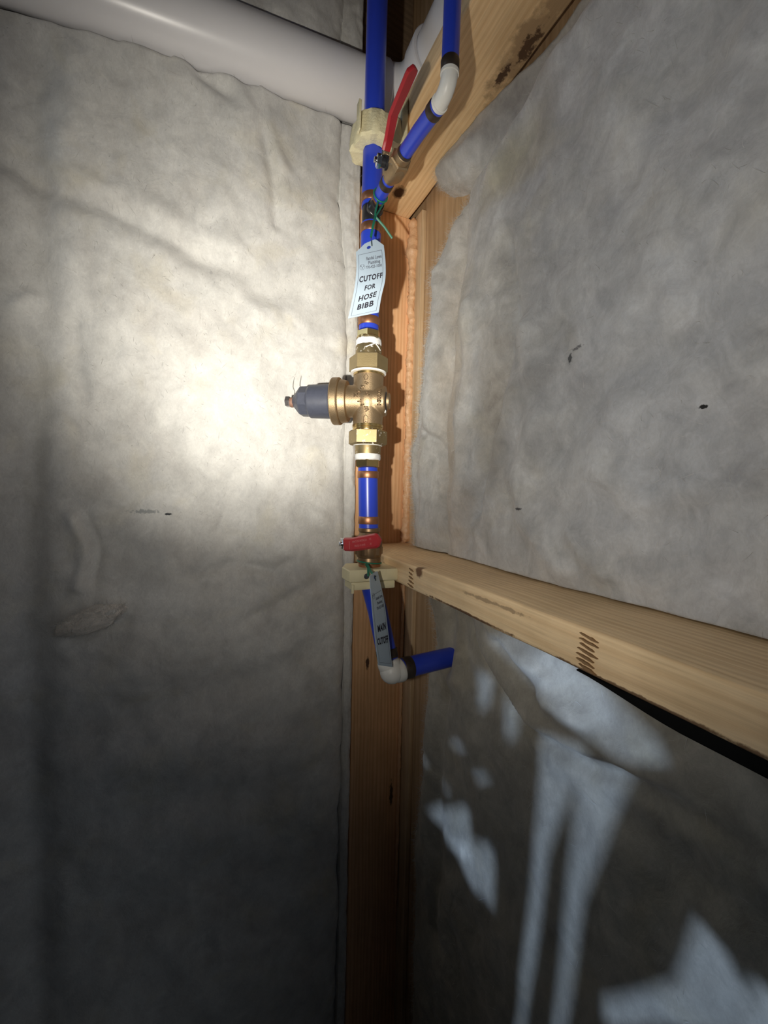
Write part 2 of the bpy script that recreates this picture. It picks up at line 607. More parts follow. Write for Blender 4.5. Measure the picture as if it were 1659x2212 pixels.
def text_mesh(body, size, align='CENTER', bold=0.0, space=1.0, shear=0.0):
    cu = bpy.data.curves.new('lettering', 'FONT')
    cu.body = body
    cu.size = size
    cu.align_x = align
    cu.align_y = 'CENTER'
    cu.offset = bold
    cu.space_character = space
    cu.shear = shear
    cu.resolution_u = 3
    ob = bpy.data.objects.new('lettering', cu)
    COL.objects.link(ob)
    dg = bpy.context.evaluated_depsgraph_get()
    dg.update()
    me = bpy.data.meshes.new_from_object(ob.evaluated_get(dg))
    bpy.data.objects.remove(ob)
    bpy.data.curves.remove(cu)
    me.materials.clear()
    return me


# ------------------------------------------------------------------ the setting
def struct(o_, label=None):
    o_['kind'] = 'structure'
    return o_


bm = bmesh.new(); box(bm, (-1.9, 0.905, 0.0), (0.44, 0.925, 2.5))
struct(fin('wall_left', bm, 'sheath', None, False))
bm = bmesh.new(); box(bm, (0.422, -1.0, 0.0), (0.44, 0.905, 2.5))
struct(fin('wall_right', bm, 'sheath', None, False))
bm = bmesh.new(); box(bm, (-1.9, -1.0, -0.05), (0.44, 0.925, 0.0))
struct(fin('floor', bm, 'concrete', None, False))
bm = bmesh.new(); box(bm, (-1.9, -1.0, 2.5), (0.44, 0.925, 2.53))
struct(fin('ceiling', bm, 'darkwood', None, False))

# unseen panel added behind the viewer; its holes shape the daylight patches
holes = {
    'A': [(-0.96, 0.906), (-0.898, 0.933), (-0.895, 0.897), (-0.927, 0.893)],
    'B': [(-0.824, 1.009), (-0.769, 1.02), (-0.79, 0.978), (-0.805, 0.948), (-0.811, 0.906), (-0.821, 0.856), (-0.824, 0.833),
          (-0.846, 0.818), (-0.838, 0.846), (-0.831, 0.914), (-0.827, 0.964)],
    'D': [(-0.883, 1.037), (-0.843, 1.051), (-0.797, 1.05), (-0.754, 1.04), (-0.747, 1.033), (-0.791, 1.024), (-0.84, 1.027)],
    'F': [(-0.698, 0.975), (-0.67, 0.971), (-0.656, 0.96), (-0.664, 0.939), (-0.758, 0.886), (-0.76, 0.904), (-0.71, 0.94)],
    'E': [(-0.898, 1.011), (-0.87, 1.015), (-0.874, 0.999), (-0.893, 0.985)],
    'G': [(-0.929, 0.96), (-0.904, 0.97), (-0.903, 0.963), (-0.926, 0.953)],
    'H': [(-0.969, 0.937), (-0.955, 0.944), (-0.956, 0.934), (-0.969, 0.93)]}
cu = bpy.data.curves.new('gobo_outline', 'CURVE')
cu.dimensions = '2D'
cu.fill_mode = 'BOTH'
cu.extrude = 0.003
for poly in [[(-1.9, 0.0), (-0.35, 0.0), (-0.35, 1.7), (-1.9, 1.7)]] + list(holes.values()):
    sp = cu.splines.new('POLY')
    sp.points.add(len(poly) - 1)
    for q, (a, b) in zip(sp.points, poly):
        q.co = (a, b, 0, 1)
    sp.use_cyclic_u = True
ob = bpy.data.objects.new('gobo_outline', cu)
COL.objects.link(ob)
dg = bpy.context.evaluated_depsgraph_get()
dg.update()
me = bpy.data.meshes.new_from_object(ob.evaluated_get(dg))
bpy.data.objects.remove(ob)
me.transform(Matrix.Translation((0, -0.4, 0)) @ Matrix.Rotation(pi / 2, 4, 'X'))
me.materials.clear()
struct(new_obj('gobo_panel', me, 'board'))

# ------------------------------------------------------------------ timber
tag(board('corner_stud', (0.29, 0.815, 0.0), (0.421, 0.853, 1.897), 'stud', 2, 0.002, 0.0008, 0.03, 1),
    'upright pine corner stud behind the blue pipe, its wide face lit orange', 'stud')
tag(board('top_plate', (0.29, -0.6, 1.8975), (0.402, 0.853, 1.9355), 'plate', 1, 0.0035, 0.0016, 0.012, 2),
    'pine top plate overhead with a dark bark gash and knot on its underside', 'beam')
blk = board('blocking', (0.29, -0.6, 1.155), (0.412, 0.8145, 1.193), 'block', 1, 0.004, 0.0018, 0.010, 3)
tag(blk, 'horizontal pine blocking with finger joints running below the insulation', 'beam')
tag(board('nailing_strip', (0.411, 0.776, 0.02), (0.4215, 0.8145, 1.897), 'strip', 2, 0.0015, 0.0006, 0.03, 4),
    'thin pale wooden strip standing beside the orange foam bead', 'board')
# rim boards above the plate
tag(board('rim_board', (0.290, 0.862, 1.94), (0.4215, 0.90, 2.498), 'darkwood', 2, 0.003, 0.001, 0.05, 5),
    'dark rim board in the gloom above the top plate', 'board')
strip_ = board('black_strip', (0.2935, -0.6, 1.1420), (0.405, 0.250, 1.1528), 'black', 1, 0.002, 0.0010, 0.012, 8)  # plain black strip added to make the dark band beneath the blocking
for v in strip_.data.vertices:
    yw = v.co.y + strip_.location.y
    zt = 1.1530 - strip_.location.z
    v.co.z = zt - (zt - v.co.z) * (0.10 + 0.90 * smooth(0.252, 0.16, yw))
tag(strip_, 'thin black strip running under the front of the horizontal blocking', 'strip')
# finger joints in the blocking's front face
rnd = random.Random(4)
for yc, wd, n, tilt in ((0.236, 0.017, 7, 0.0), (0.553, 0.015, 5, 0.0)):
    bm = bmesh.new()
    for i in range(n):
        z = 1.158 + (i + 0.5) * 0.031 / n
        y0 = yc - wd / 2 + rnd.uniform(-0.002, 0.002)
        y1 = yc + wd / 2 + rnd.uniform(-0.002, 0.002)
        zz = z - 0.0018
        k = 6
        top, bot = [], []
        for j in range(k + 1):
            f = j / k
            h = 0.0011 * (1 - abs(2 * f - 1) ** 2 * 0.8) * rnd.uniform(0.6, 1.2)
            yy = y0 + (y1 - y0) * f
            zc = zz + 0.0028 * f + rnd.uniform(-0.0003, 0.0003)
            top.append((yy, zc + h)); bot.append((yy, zc - h))
        lp = top + bot[::-1]
        for xx in (0.2876, 0.2892):
            pass
        f0 = [bm.verts.new((0.2880, a, b)) for a, b in lp]
        f1 = [bm.verts.new((0.2920, a, b)) for a, b in lp]
        bm.faces.new(f0)
        for j in range(len(lp)):
            bm.faces.new((f0[j], f0[(j + 1) % len(lp)], f1[(j + 1) % len(lp)], f1[j]))
    j_ = fin('finger_joint', bm, 'joint', blk, False)
    j_['label'] = 'dark interlocking finger joint'

# ------------------------------------------------------------------ expanding foam beads in the corner
rnd = random.Random(9)


def bead(name, z0, z1, rad, wob, label, n, blobs=(), xc=0.4065, yc=0.8075):
    pts, rr = [], []
    for i in range(n):
        z = z0 + (z1 - z0) * i / (n - 1)
        r = rad * (1 + 0.30 * noise.noise(Vector((z * 55, 1, 2))) + 0.22 * noise.noise(Vector((z * 160, 5, 2))))
        sx = sy = 0
        for bz, br, bw in blobs:
            r += br * exp(-((z - bz) / bw) ** 2)
        r *= smooth(-0.5, 1, i / 3) * smooth(-0.5, 1, (n - 1 - i) / 3)
        pts.append((xc + wob * noise.noise(Vector((z * 26, 7, 1))), yc + wob * noise.noise(Vector((z * 30, 2, 9))), z))
        rr.append(max(r, 0.001))
    bm = bmesh.new()
    tube(bm, pts, rr, 18)
    for v in bm.verts:
        v.co += noise.noise_vector(v.co * 120) * rad * 0.35 + noise.noise_vector(v.co * 330) * rad * 0.18
    return tag(fin(name, bm, 'foam', None, True, 180), label, 'foam bead')


bead('foam_bead', 1.195, 1.895, 0.0078, 0.0032, 'lumpy orange expanding foam bead sealing the corner above the blocking', 190,
     [(1.818, 0.006, 0.012), (1.84, 0.004, 0.02), (1.885, 0.003, 0.012), (1.222, 0.004, 0.010), (1.203, 0.0062, 0.008), (1.242, 0.002, 0.006), (1.30, 0.001, 0.02)])
bead('foam_bead', 0.35, 1.150, 0.0036, 0.0012, 'thin orange foam line in the dark corner below the blocking', 130, (), 0.4065, 0.8115)

# ------------------------------------------------------------------ insulation batts
# left wall: bulging sheet over the whole bay
CL = [([(-0.198, 1.25), (-0.180, 1.20), (-0.188, 1.14)], 0.011, 0.011),
      ([(-0.180, 1.25), (-0.164, 1.20), (-0.172, 1.15)], 0.008, -0.008),
      ([(-0.20, 1.075), (-0.14, 1.098)], 0.016, 0.016),
      ([(-0.20, 1.055), (-0.13, 1.080)], 0.012, -0.010),
      ([(-0.30, 1.79), (-0.179, 1.75), (-0.10, 1.735), (-0.02, 1.704), (0.06, 1.695)], 0.020, -0.012),
      ([(-0.20, 1.78), (-0.06, 1.75), (0.04, 1.735)], 0.022, 0.006),
      ([(0.02, 2.05), (0.053, 2.023), (0.088, 1.97), (0.111, 1.866), (0.118, 1.80)], 0.012, -0.010),
      ([(0.07, 2.0), (0.10, 1.945), (0.125, 1.90)], 0.012, 0.007),
      ([(-0.02, 2.03), (-0.01, 2.00), (0.03, 1.985)], 0.014, -0.012),
      ([(-0.193, 1.56), (-0.190, 1.50), (-0.182, 1.45)], 0.012, -0.008),
      ([(-0.235, 1.95), (-0.245, 1.6), (-0.26, 1.2), (-0.255, 0.8), (-0.25, 0.3)], 0.028, -0.016),
      ([(-0.02, 1.15), (0.04, 1.165), (0.10, 1.15), (0.12, 1.14)], 0.010, -0.006),
      ([(0.06, 1.19), (0.07, 1.16), (0.12, 1.148), (0.15, 1.165)], 0.010, -0.007),
      ([(0.08, 1.06), (0.16, 1.10), (0.20, 1.12)], 0.014, -0.007),
      ([(0.0, 1.28), (0.03, 1.26), (0.02, 1.225)], 0.008, -0.006),
      ([(-0.261, 1.575), (-0.25, 1.59)], 0.014, 0.012),
      ([(0.02, 1.60), (0.07, 1.66), (0.16, 1.69)], 0.022, -0.007),
      ([(0.08, 0.95), (0.2, 0.98)], 0.03, -0.008), ([(-0.2, 0.9), (0.0, 0.93)], 0.05, -0.012),
      ([(-0.1, 0.75), (0.15, 0.72)], 0.05, -0.012)]
xr = [(0.0, 0.272), (0.9, 0.274), (1.36, 0.268), (1.70, 0.268), (1.77, 0.264), (1.867, 0.250), (2.0, 0.247), (2.5, 0.245)]
rows = []
zs = np.linspace(0.03, 2.48, 560)
for z in zs:
    xe = interp(xr, z) + 0.006 * noise.noise(Vector((z * 14, 3, 3))) + 0.003 * noise.noise(Vector((z * 50, 3, 3)))
    row = []
    for i in range(190):
        f = i / 189
        x = -0.55 + (xe + 0.55) * (1 - (1 - f) ** 1.25)
        y = 0.803
        y -= 0.016 * sin(min(1, max(0, (x + 0.26) / 0.52)) * pi)
        y -= 0.016 * fbm(x * 4.2, z * 3.6, 0.3) + 0.0042 * fbm(x * 12, z * 11, 5.3) + 0.0008 * fbm(x * 44, z * 40, 9.1)
        y -= creases((x, z), CL)
        zp = 2.025 + (x + 0.60) * 0.0644
        if abs(z - zp) < 0.0535 and x > -0.60:
            y = max(y, 0.782 + sqrt(0.0535 ** 2 - (z - zp) ** 2) * 1.0)
        e = xe - x
        y += 0.05 * exp(-e / 0.007) * (0.55 if z > 1.0 else 0.8)
        row.append((x, y, z))
    rows.append(row)
batt_l = tag(grid_mesh('insulation_batt', rows, 'ins_l', 1, 0.904),
             'broad creased white glass wool batt filling the wall behind the pressure valve', 'insulation')
rnd = random.Random(3)
fibres(batt_l, [rows[rnd.randrange(560)][rnd.randrange(30, 190)] for _ in range(5200)], (0, -1, 0.1), 2, 0.010)

# narrow strip of wool tucked between that batt and the stud
rows = []
for z in np.linspace(0.03, 2.48, 480):
    row = []
    xa = interp(xr, z) - 0.004
    xb = 0.2885
    for i in range(26):
        f = i / 25
        x = xa + (xb - xa) * f
        y = 0.812 - 0.006 * sin(f * pi) - 0.005 * fbm(x * 20, z * 12, 2.2) - 0.003 * fbm(x * 60, z * 45, 1.2)
        y += 0.012 * max(0, (f - 0.86) / 0.14) ** 2 - 0.001
        zp = 2.025 + (x + 0.60) * 0.0644
        if abs(z - zp) < 0.0535:
            y = max(y, 0.782 + sqrt(0.0535 ** 2 - (z - zp) ** 2))
        row.append((x, y, z))
    rows.append(row)
st = tag(grid_mesh('insulation_strip', rows, 'ins_l', 1, 0.904),
         'narrow strip of white glass wool squeezed between the broad batt and the stud', 'insulation')
fibres(st, [rows[rnd.randrange(480)][rnd.randrange(2, 25)] for _ in range(400)], (0.2, -1, 0), 5, 0.010, hi=(0.2888, 0.9, 9))

# right wall, between blocking and top plate
ed = [(1.19, 0.752), (1.204, 0.748), (1.28, 0.757), (1.36, 0.764), (1.40, 0.764), (1.44, 0.742), (1.46, 0.735), (1.55, 0.728), (1.67, 0.690),
      (1.737, 0.668), (1.790, 0.622), (1.812, 0.606), (1.828, 0.618), (1.845, 0.652), (1.868, 0.676), (1.90, 0.69)]
CR = [([(0.600, 1.80), (0.604, 1.668), (0.632, 1.439), (0.634, 1.20)], 0.016, -0.013),
      ([(0.655, 1.70), (0.66, 1.5), (0.69, 1.40), (0.70, 1.22)], 0.022, 0.010),
      ([(0.69, 1.42), (0.655, 1.40), (0.635, 1.36)], 0.008, -0.008),
      ([(0.55, 1.60), (0.56, 1.45), (0.575, 1.25)], 0.016, 0.008),
      ([(0.476, 1.66), (0.45, 1.54), (0.47, 1.47), (0.51, 1.36), (0.53, 1.28)], 0.013, -0.011),
      ([(0.42, 1.52), (0.405, 1.46)], 0.018, 0.008),
      ([(0.40, 1.40), (0.43, 1.33), (0.42, 1.27), (0.35, 1.215)], 0.018, 0.008),
      ([(0.22, 1.44), (0.30, 1.42), (0.36, 1.36)], 0.020, -0.006),
      ([(0.15, 1.75), (0.30, 1.62), (0.36, 1.6)], 0.03, -0.006),
      ([(0.30, 1.33), (0.26, 1.30), (0.22, 1.31)], 0.015, 0.006),
      ([(0.34, 1.26), (0.30, 1.22)], 0.012, 0.006),
      ([(0.66, 1.815), (0.60, 1.815), (0.56, 1.822), (0.53, 1.835)], 0.009, -0.018),
      ([(0.64, 1.868), (0.59, 1.858), (0.55, 1.858)], 0.018, 0.012),
      ([(0.52, 1.845), (0.50, 1.86), (0.42, 1.88), (0.3, 1.885), (0.0, 1.885)], 0.030, -0.016),
      ([(0.50, 1.78), (0.40, 1.82), (0.30, 1.83)], 0.022, 0.008)]
rows = []
zs = np.linspace(1.196, 1.8945, 300)
for z in zs:
    ye = interp(ed, z) + 0.007 * noise.noise(Vector((z * 24, 1, 1))) + 0.003 * noise.noise(Vector((z * 90, 1, 4)))
    row = []
    for i in range(280):
        f = (i / 279) ** 1.12
        y = ye + (-0.55 - ye) * f
        u = ye - y
        x = 0.4215 - 0.032 * (1 - exp(-u / 0.006))
        x -= 0.006 * sin(min(1, max(0, (z - 1.19) / 0.70)) * pi)
        x -= 0.012 * fbm(y * 5.5, z * 4.2, 3.3) * min(1, u / 0.03) + 0.0055 * fbm(y * 14, z * 12, 7.7) * min(1, u / 0.01) + 0.0010 * fbm(y * 50, z * 42, 4.4)
        x -= 1.5 * creases((y, z), CR)
        nb = exp(-(z - 1.19) / 0.02)
        x = x * (1 - 0.6 * nb) + 0.394 * 0.6 * nb
        ef = exp(-u / 0.012)
        x -= ef * 0.006 * max(0, 0.3 + fbm(y * 40, z * 34, 2.7))
        y += ef * (0.005 * fbm(y * 70, z * 60, 8.8) + 0.003 * fbm(x * 150, z * 130, 3.8))
        x = min(x, 0.4212)
        row.append((x, y, z))
    rows.append(row)
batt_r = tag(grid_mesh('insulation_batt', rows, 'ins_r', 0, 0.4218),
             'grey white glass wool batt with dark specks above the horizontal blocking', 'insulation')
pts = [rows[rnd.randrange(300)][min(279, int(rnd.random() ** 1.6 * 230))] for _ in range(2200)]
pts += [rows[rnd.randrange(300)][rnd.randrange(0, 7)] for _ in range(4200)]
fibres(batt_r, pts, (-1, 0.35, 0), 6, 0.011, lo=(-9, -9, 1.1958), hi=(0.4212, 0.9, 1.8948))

# torn flake of wool hanging off the broad batt
bm = bmesh.new()
bmesh.ops.create_icosphere(bm, subdivisions=5, radius=1)
for v in bm.verts:
    q = v.co.copy()
    k = 1 + 0.22 * fbm(q.x * 1.2 + 4, q.y * 1.2, q.z * 1.2) + 0.02 * fbm(q.x * 6, q.y * 6, q.z * 6)
    v.co = Vector((-0.172 + q.x * 0.046 * k, 0.788 + q.y * 0.012 * k, 1.086 + q.z * 0.020 * k + q.x * 0.014))
tuft = tag(fin('wool_tuft', bm, 'ins_t', None, True, 180), 'small pinkish torn flake of wool hanging off the broad batt', 'insulation')
fibres(tuft, [v.co + tuft.location for v in list(tuft.data.vertices)[::1]], (-0.5, -0.6, 0.1), 12, 0.012)

# right wall, below the blocking: sagging batt with a thick folded flap
edl = [(0.0, 0.69), (0.219, 0.694), (0.45, 0.702), (0.606, 0.716), (0.72, 0.694), (0.858, 0.684), (0.95, 0.672), (1.012, 0.655), (1.06, 0.668), (1.092, 0.690), (1.16, 0.69)]
flap = [(-0.55, 1.045), (0.10, 1.052), (0.20, 1.040), (0.254, 1.036), (0.30, 1.021), (0.379, 1.012), (0.44, 1.040), (0.495, 1.085), (0.54, 1.12), (0.9, 1.2)]
tops = [(-0.55, 1.130), (0.22, 1.130), (0.29, 1.140), (0.33, 1.15), (0.38, 1.152), (0.9, 1.152)]
CB = [([(0.585, 0.985), (0.555, 1.0), (0.55, 1.04)], 0.016, 0.014),
      ([(0.60, 1.10), (0.585, 1.0), (0.60, 0.9), (0.615, 0.75), (0.61, 0.5)], 0.014, -0.010),
      ([(0.64, 1.0), (0.645, 0.85), (0.66, 0.65)], 0.016, 0.008),
      ([(0.55, 0.98), (0.50, 0.90), (0.49, 0.8)], 0.03, 0.006),
      ([(0.44, 1.10), (0.41, 1.075), (0.36, 1.055)], 0.008, -0.009),
      ([(0.36, 1.06), (0.30, 1.065)], 0.012, 0.010),
      ([(0.47, 1.13), (0.43, 1.10), (0.36, 1.085)], 0.010, 0.008),
      ([(0.10, 0.99), (0.20, 0.975), (0.26, 0.98)], 0.02, -0.008),
      ([(0.55, 0.55), (0.50, 0.42), (0.52, 0.3)], 0.02, -0.008),
      ([(0.40, 0.70), (0.36, 0.55)], 0.03, 0.006)]
rows = []
for a in range(380):
    row = []
    for i in range(230):
        f = (i / 229) ** 1.12
        z0 = 0.03 + (1.15 - 0.03) * a / 379
        ye = interp(edl, z0) + 0.008 * noise.noise(Vector((z0 * 20, 6, 1))) + 0.003 * noise.noise(Vector((z0 * 80, 6, 4)))
        y = ye + (-0.55 - ye) * f
        zt = interp(tops, y)
        z = 0.03 + (zt - 0.03) * a / 379
        u = ye - y
        x = 0.4215 - 0.034 * (1 - exp(-u / 0.008))
        x -= 0.012 * fbm(y * 5, z * 4, 13.3) * min(1, u / 0.03) + 0.005 * fbm(y * 14, z * 11, 17.7) * min(1, u / 0.01) + 0.0010 * fbm(y * 50, z * 42, 14.4)
        x -= creases((y, z), CB)
        zf = interp(flap, y)
        x -= 0.020 * smooth(-0.004, 0.012, z - zf) * smooth(0.56, 0.46, y) * (1 - 0.45 * smooth(0.02, 0.09, z - zf)) * smooth(0.19, 0.25, y)
        x += 0.008 * exp(-((z - zf + 0.012) / 0.010) ** 2) * smooth(0.56, 0.46, y) * smooth(0.10, 0.25, y)
        ef = exp(-u / 0.012)
        x -= ef * 0.006 * max(0, 0.3 + fbm(y * 40, z * 34, 6.7))
        y += ef * (0.005 * fbm(y * 70, z * 60, 5.8) + 0.003 * fbm(x * 150, z * 130, 1.8))
        x = min(x, 0.4212)
        row.append((x, y, z))
    rows.append(row)
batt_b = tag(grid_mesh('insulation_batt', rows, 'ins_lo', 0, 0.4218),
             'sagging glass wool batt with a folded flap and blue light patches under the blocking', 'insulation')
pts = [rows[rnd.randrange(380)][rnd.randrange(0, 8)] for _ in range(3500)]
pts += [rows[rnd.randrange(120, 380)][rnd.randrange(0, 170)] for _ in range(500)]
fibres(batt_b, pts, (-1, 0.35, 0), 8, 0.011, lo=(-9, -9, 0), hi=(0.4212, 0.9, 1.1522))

# ------------------------------------------------------------------ drain pipe
PR = 0.050


def pvcring(bm, c, ax, l, r0_, r1_):
    lathe(bm, [(-l / 2, r0_), (-l / 2, r1_ - 0.002), (-l / 2 + 0.002, r1_), (l / 2 - 0.002, r1_), (l / 2, r1_ - 0.002), (l / 2, r0_)], c, ax, 56, False)


A0, A1 = Vector((-0.60, 0.782, 2.025)), Vector((0.300, 0.782, 2.083))
bm = bmesh.new()
tube(bm, [A0, A0.lerp(A1, 0.5), A1], PR, 64)
tag(fin('drain_pipe', bm, 'pvc'), 'thick white plastic drain pipe sloping across the glass wool wall', 'pipe')
e = empty('drain_elbow', (0.38, 0.78, 2.03), 'white plastic drain elbow in the corner above the top plate', 'pipe fitting')
pts = []
dA = (A1 - A0).normalized()
dB = Vector((0, -1, 0.03)).normalized()
c0 = A1 - dA * 0.0
c1 = Vector((0.386, 0.690, 2.092))
for i in range(17):
    f = i / 16
    h0, h1 = c0 + dA * 0.070 * 1.0, c1 - dB * 0.070
    p_ = c0 * (1 - f) ** 3 + h0 * 3 * f * (1 - f) ** 2 + h1 * 3 * f * f * (1 - f) + c1 * f ** 3
    pts.append(p_)
bm = bmesh.new()
tube(bm, pts, PR + 0.0035, 56, False)
fin('bend', bm, 'pvc', e)
for c, ax in ((c0, dA), (c1, dB)):
    bm = bmesh.new()
    pvcring(bm, c, ax, 0.036, PR + 0.0005, PR + 0.0075)
    fin('hub', bm, 'pvc', e, True, 40)
bm = bmesh.new()
tube(bm, [c1, c1 + dB * 0.5, c1 + dB * 1.1], PR, 64)
tag(fin('drain_pipe', bm, 'pvc'), 'white plastic drain pipe running along above the top plate', 'pipe')

# ------------------------------------------------------------------ the blue water line
PX = [(1.0, 0.254), (1.157, 0.2535), (1.267, 0.249), (1.352, 0.246), (1.453, 0.2445), (1.578, 0.2425), (1.798, 0.2435), (1.942, 0.245), (2.5, 0.249)]
PYY = 0.635
R1 = 0.0163


def ax(z):
    return Vector((interp(PX, z), PYY, z))


def pex(name, pts, r, label, group=None, rings=(), ringmat='copper'):
    """pipe with crimp rings; rings: (start point, direction, length)"""
    pts = [Vector(q) for q in pts]
    low = min(pts, key=lambda q: q.z)
    e_ = empty(name, low, label, 'pipe', group)
    bm = bmesh.new()
    tube(bm, pts, r, 40)
    fin('tube', bm, 'pex', e_, True, 40)
    for (c, dr, ln, mt) in rings:
        bm = bmesh.new()
        rr = r * 1.075
        lathe(bm, [(0, r * 0.99), (0, rr - 0.0004), (0.0006, rr), (ln - 0.0006, rr), (ln, rr - 0.0004), (ln, r * 0.99)], c, dr, 40, False)
        fin('crimp_ring', bm, mt, e_, True, 40)
    return e_


def chain(z0, z1, n=10):
    return [ax(z0 + (z1 - z0) * i / n) for i in range(n + 1)]


pex('water_pipe', chain(1.7615, 2.495, 24), R1, 'blue plastic water pipe rising from the black tee up to the ceiling', None,
    [(ax(1.767), (0, 0, 1), 0.0125, 'copper')])
pex('water_pipe', chain(1.567, 1.735, 8), R1, 'blue plastic pipe stub behind the hose bibb tag', None,
    [(ax(1.7195), (0, 0, 1), 0.013, 'copper'), (ax(1.574), (0, 0, 1), 0.0125, 'copper')])
pex('water_pipe', chain(1.243, 1.344, 8), R1, 'short blue plastic pipe between pressure valve and red handled main valve', None,
    [(ax(1.3265), (0, 0, 1), 0.0115, 'copper'), (ax(1.2505), (0, 0, 1), 0.0125, 'copper')])
# drop below the main valve, leaning out to the elbow
d0, d1 = Vector((0.2545, 0.636, 1.1795)), Vector((0.270, 0.588, 1.034))
dv = (d1 - d0).normalized()
pex('water_pipe', [d0, Vector((0.2545, 0.635, 1.15)), d0.lerp(d1, 0.5) + Vector((-0.001, 0.003, 0)), d1], R1,
    'blue plastic pipe behind the main cutoff tag dropping to the white elbow', None,
    [(d1 - dv * 0.002, -dv, 0.014, 'copper_d')])
E0 = d1 + dv * 0.020
pex('water_pipe', [E0 + Vector((0.020, 0.002, 0.002)), E0 + Vector((0.06, 0.004, 0.004)), Vector((0.430, 0.600, 1.018))], R1,
    'blue plastic pipe running from the low white elbow into the side wall wool', None,
    [(E0 + Vector((0.022, 0.002, 0.002)), (1, 0.05, 0.03), 0.016, 'copper_d')])
e = empty('pipe_elbow', E0 - Vector((0, 0, 0.018)), 'white plastic pipe elbow below the main cutoff tag', 'pipe fitting')
bm = bmesh.new()
pts = []
p0, p1 = d1 + dv * 0.0, E0 + Vector((0.0235, 0.002, 0.002))
for i in range(13):
    f = i / 12
    pts.append(p0 * (1 - f) ** 2 + (E0 + Vector((0, 0, -0.004))) * 2 * f * (1 - f) + p1 * f * f)
tube(bm, pts, [0.0160] + [0.0188] * 11 + [0.0160], 32)
bmesh.ops.create_uvsphere(bm, u_segments=28, v_segments=18, radius=0.0192, matrix=Matrix.Translation(E0 + Vector((0.002, 0, 0.0015))))
fin('bend', bm, 'poly_w', e, True, 180)

# tee to the hose bibb branch
TZ = 1.7525
R2 = 0.0097
e = empty('pipe_tee', ax(1.732), 'small black plastic pipe tee above the hose bibb tag', 'pipe fitting')
bm = bmesh.new()
lathe(bm, [(-0.0205, 0.0148), (-0.019, 0.0152), (0.0105, 0.0152), (0.012, 0.0148)], ax(TZ), (0, 0, 1), 36)
lathe(bm, [(0, 0.012), (0.013, 0.0125), (0.0140, 0.0135), (0.017, 0.0135), (0.018, 0.0122), (0.028, 0.0100)], ax(TZ) , (0.02, -1, 0.0), 32)
fin('body', bm, 'poly_b', e, True, 40)
BX0, BX1 = 0.2435, 0.2485
BZ0, BZ1 = 1.7555, 1.7555


def br(y):
    f = (0.635 - y) / 0.215
    return Vector((BX0 + (BX1 - BX0) * f, y, BZ0 + 0.010 * sin(pi * min(1, max(0, f))) + (BZ1 - BZ0) * f))


pex('branch_pipe', [br(0.612), br(0.59), br(0.568)], R2, 'short thin blue branch pipe carrying the green tie', None,
    [(br(0.6135), (0, -1, 0.05), 0.009, 'copper'), (br(0.583), (0, -1, 0.05), 0.010, 'copper_d')])
pex('branch_pipe', [br(0.520), br(0.48), br(0.436)], R2, 'thin blue branch pipe between small valve and upper white elbow', None,
    [(br(0.528), (0, -1, -0.05), 0.012, 'copper_d'), (br(0.449), (0, -1, -0.08), 0.011, 'copper_d')])
Q0 = Vector((0.2485, 0.4165, 1.7575))
pex('branch_pipe', [Q0 + Vector((0, -0.004, 0.019)), Q0 + Vector((0.0, -0.006, 0.1)), Q0 + Vector((0.004, -0.006, 0.74))], R2,
    'thin blue riser pipe going up past the top plate from the white elbow', None,
    [(Q0 + Vector((0, -0.004, 0.017)), (0, 0, 1), 0.012, 'copper_d')])
e = empty('pipe_elbow', Q0 - Vector((0, 0, 0.008)), 'white plastic pipe elbow on the thin branch beneath the top plate', 'pipe fitting')
bm = bmesh.new()
pts = []
p0, p1 = br(0.440), Q0 + Vector((0, -0.004, 0.024))
for i in range(11):
    f = i / 10
    pts.append(p0 * (1 - f) ** 2 + (Q0 + Vector((0, -0.006, -0.003))) * 2 * f * (1 - f) + p1 * f * f)
tube(bm, pts, [0.0088] + [0.0094] * 9 + [0.0088], 28)
lathe(bm, [(0, 0.0088), (0, 0.0105), (0.003, 0.0105), (0.003, 0.0088)], pts[1], pts[1] - pts[0], 28, False)
lathe(bm, [(0, 0.0088), (0, 0.0105), (0.003, 0.0105), (0.003, 0.0088)], pts[-3], pts[-2] - pts[-3], 28, False)
fin('bend', bm, 'poly_w', e, True, 60)

# ------------------------------------------------------------------ pressure reducing valve
DB = Vector((-0.863, 0.504, 0)).normalized()      # bonnet direction
RB = -DB                                          # to the right in front view
NB = Vector((-0.504, -0.863, 0)).normalized()     # towards the viewer
VC = ax(1.453)
s = 0.000775
prv = empty('pressure_valve', ax(1.344), 'cast bronze pressure reducing valve with dark plastic bonnet in the blue line', 'valve')
bm = bmesh.new()
lathe(bm, [(-0.048, 0.0235), (-0.046, 0.0245), (0.046, 0.0245), (0.048, 0.0235)], VC, (0, 0, 1), 48)
bmesh.ops.create_uvsphere(bm, u_segments=40, v_segments=24, radius=0.0272, matrix=Matrix.Translation(VC))
lathe(bm, [(-0.0300, 0.0232), (-0.0285, 0.0243), (0.0, 0.0255), (0.034, 0.0262), (0.036, 0.026)], VC, DB, 48)
me = bpy.data.meshes.new('tmp')
bm.to_mesh(me); bm.free()
tmp = bpy.data.objects.new('tmp', me)
COL.objects.link(tmp)
md = tmp.modifiers.new('r', 'REMESH'); md.mode = 'VOXEL'; md.voxel_size = 0.00115
ms = tmp.modifiers.new('s', 'SMOOTH'); ms.factor = 0.5; ms.iterations = 7
dg = bpy.context.evaluated_depsgraph_get(); dg.update()
me = bpy.data.meshes.new_from_object(tmp.evaluated_get(dg))
bpy.data.objects.remove(tmp)
for p_ in me.polygons:
    p_.use_smooth = True
bvh = BVHTree.FromPolygons([v.co.copy() for v in me.vertices], [tuple(p_.vertices) for p_ in me.polygons])
body = new_obj('body', me, 'bronze', prv)
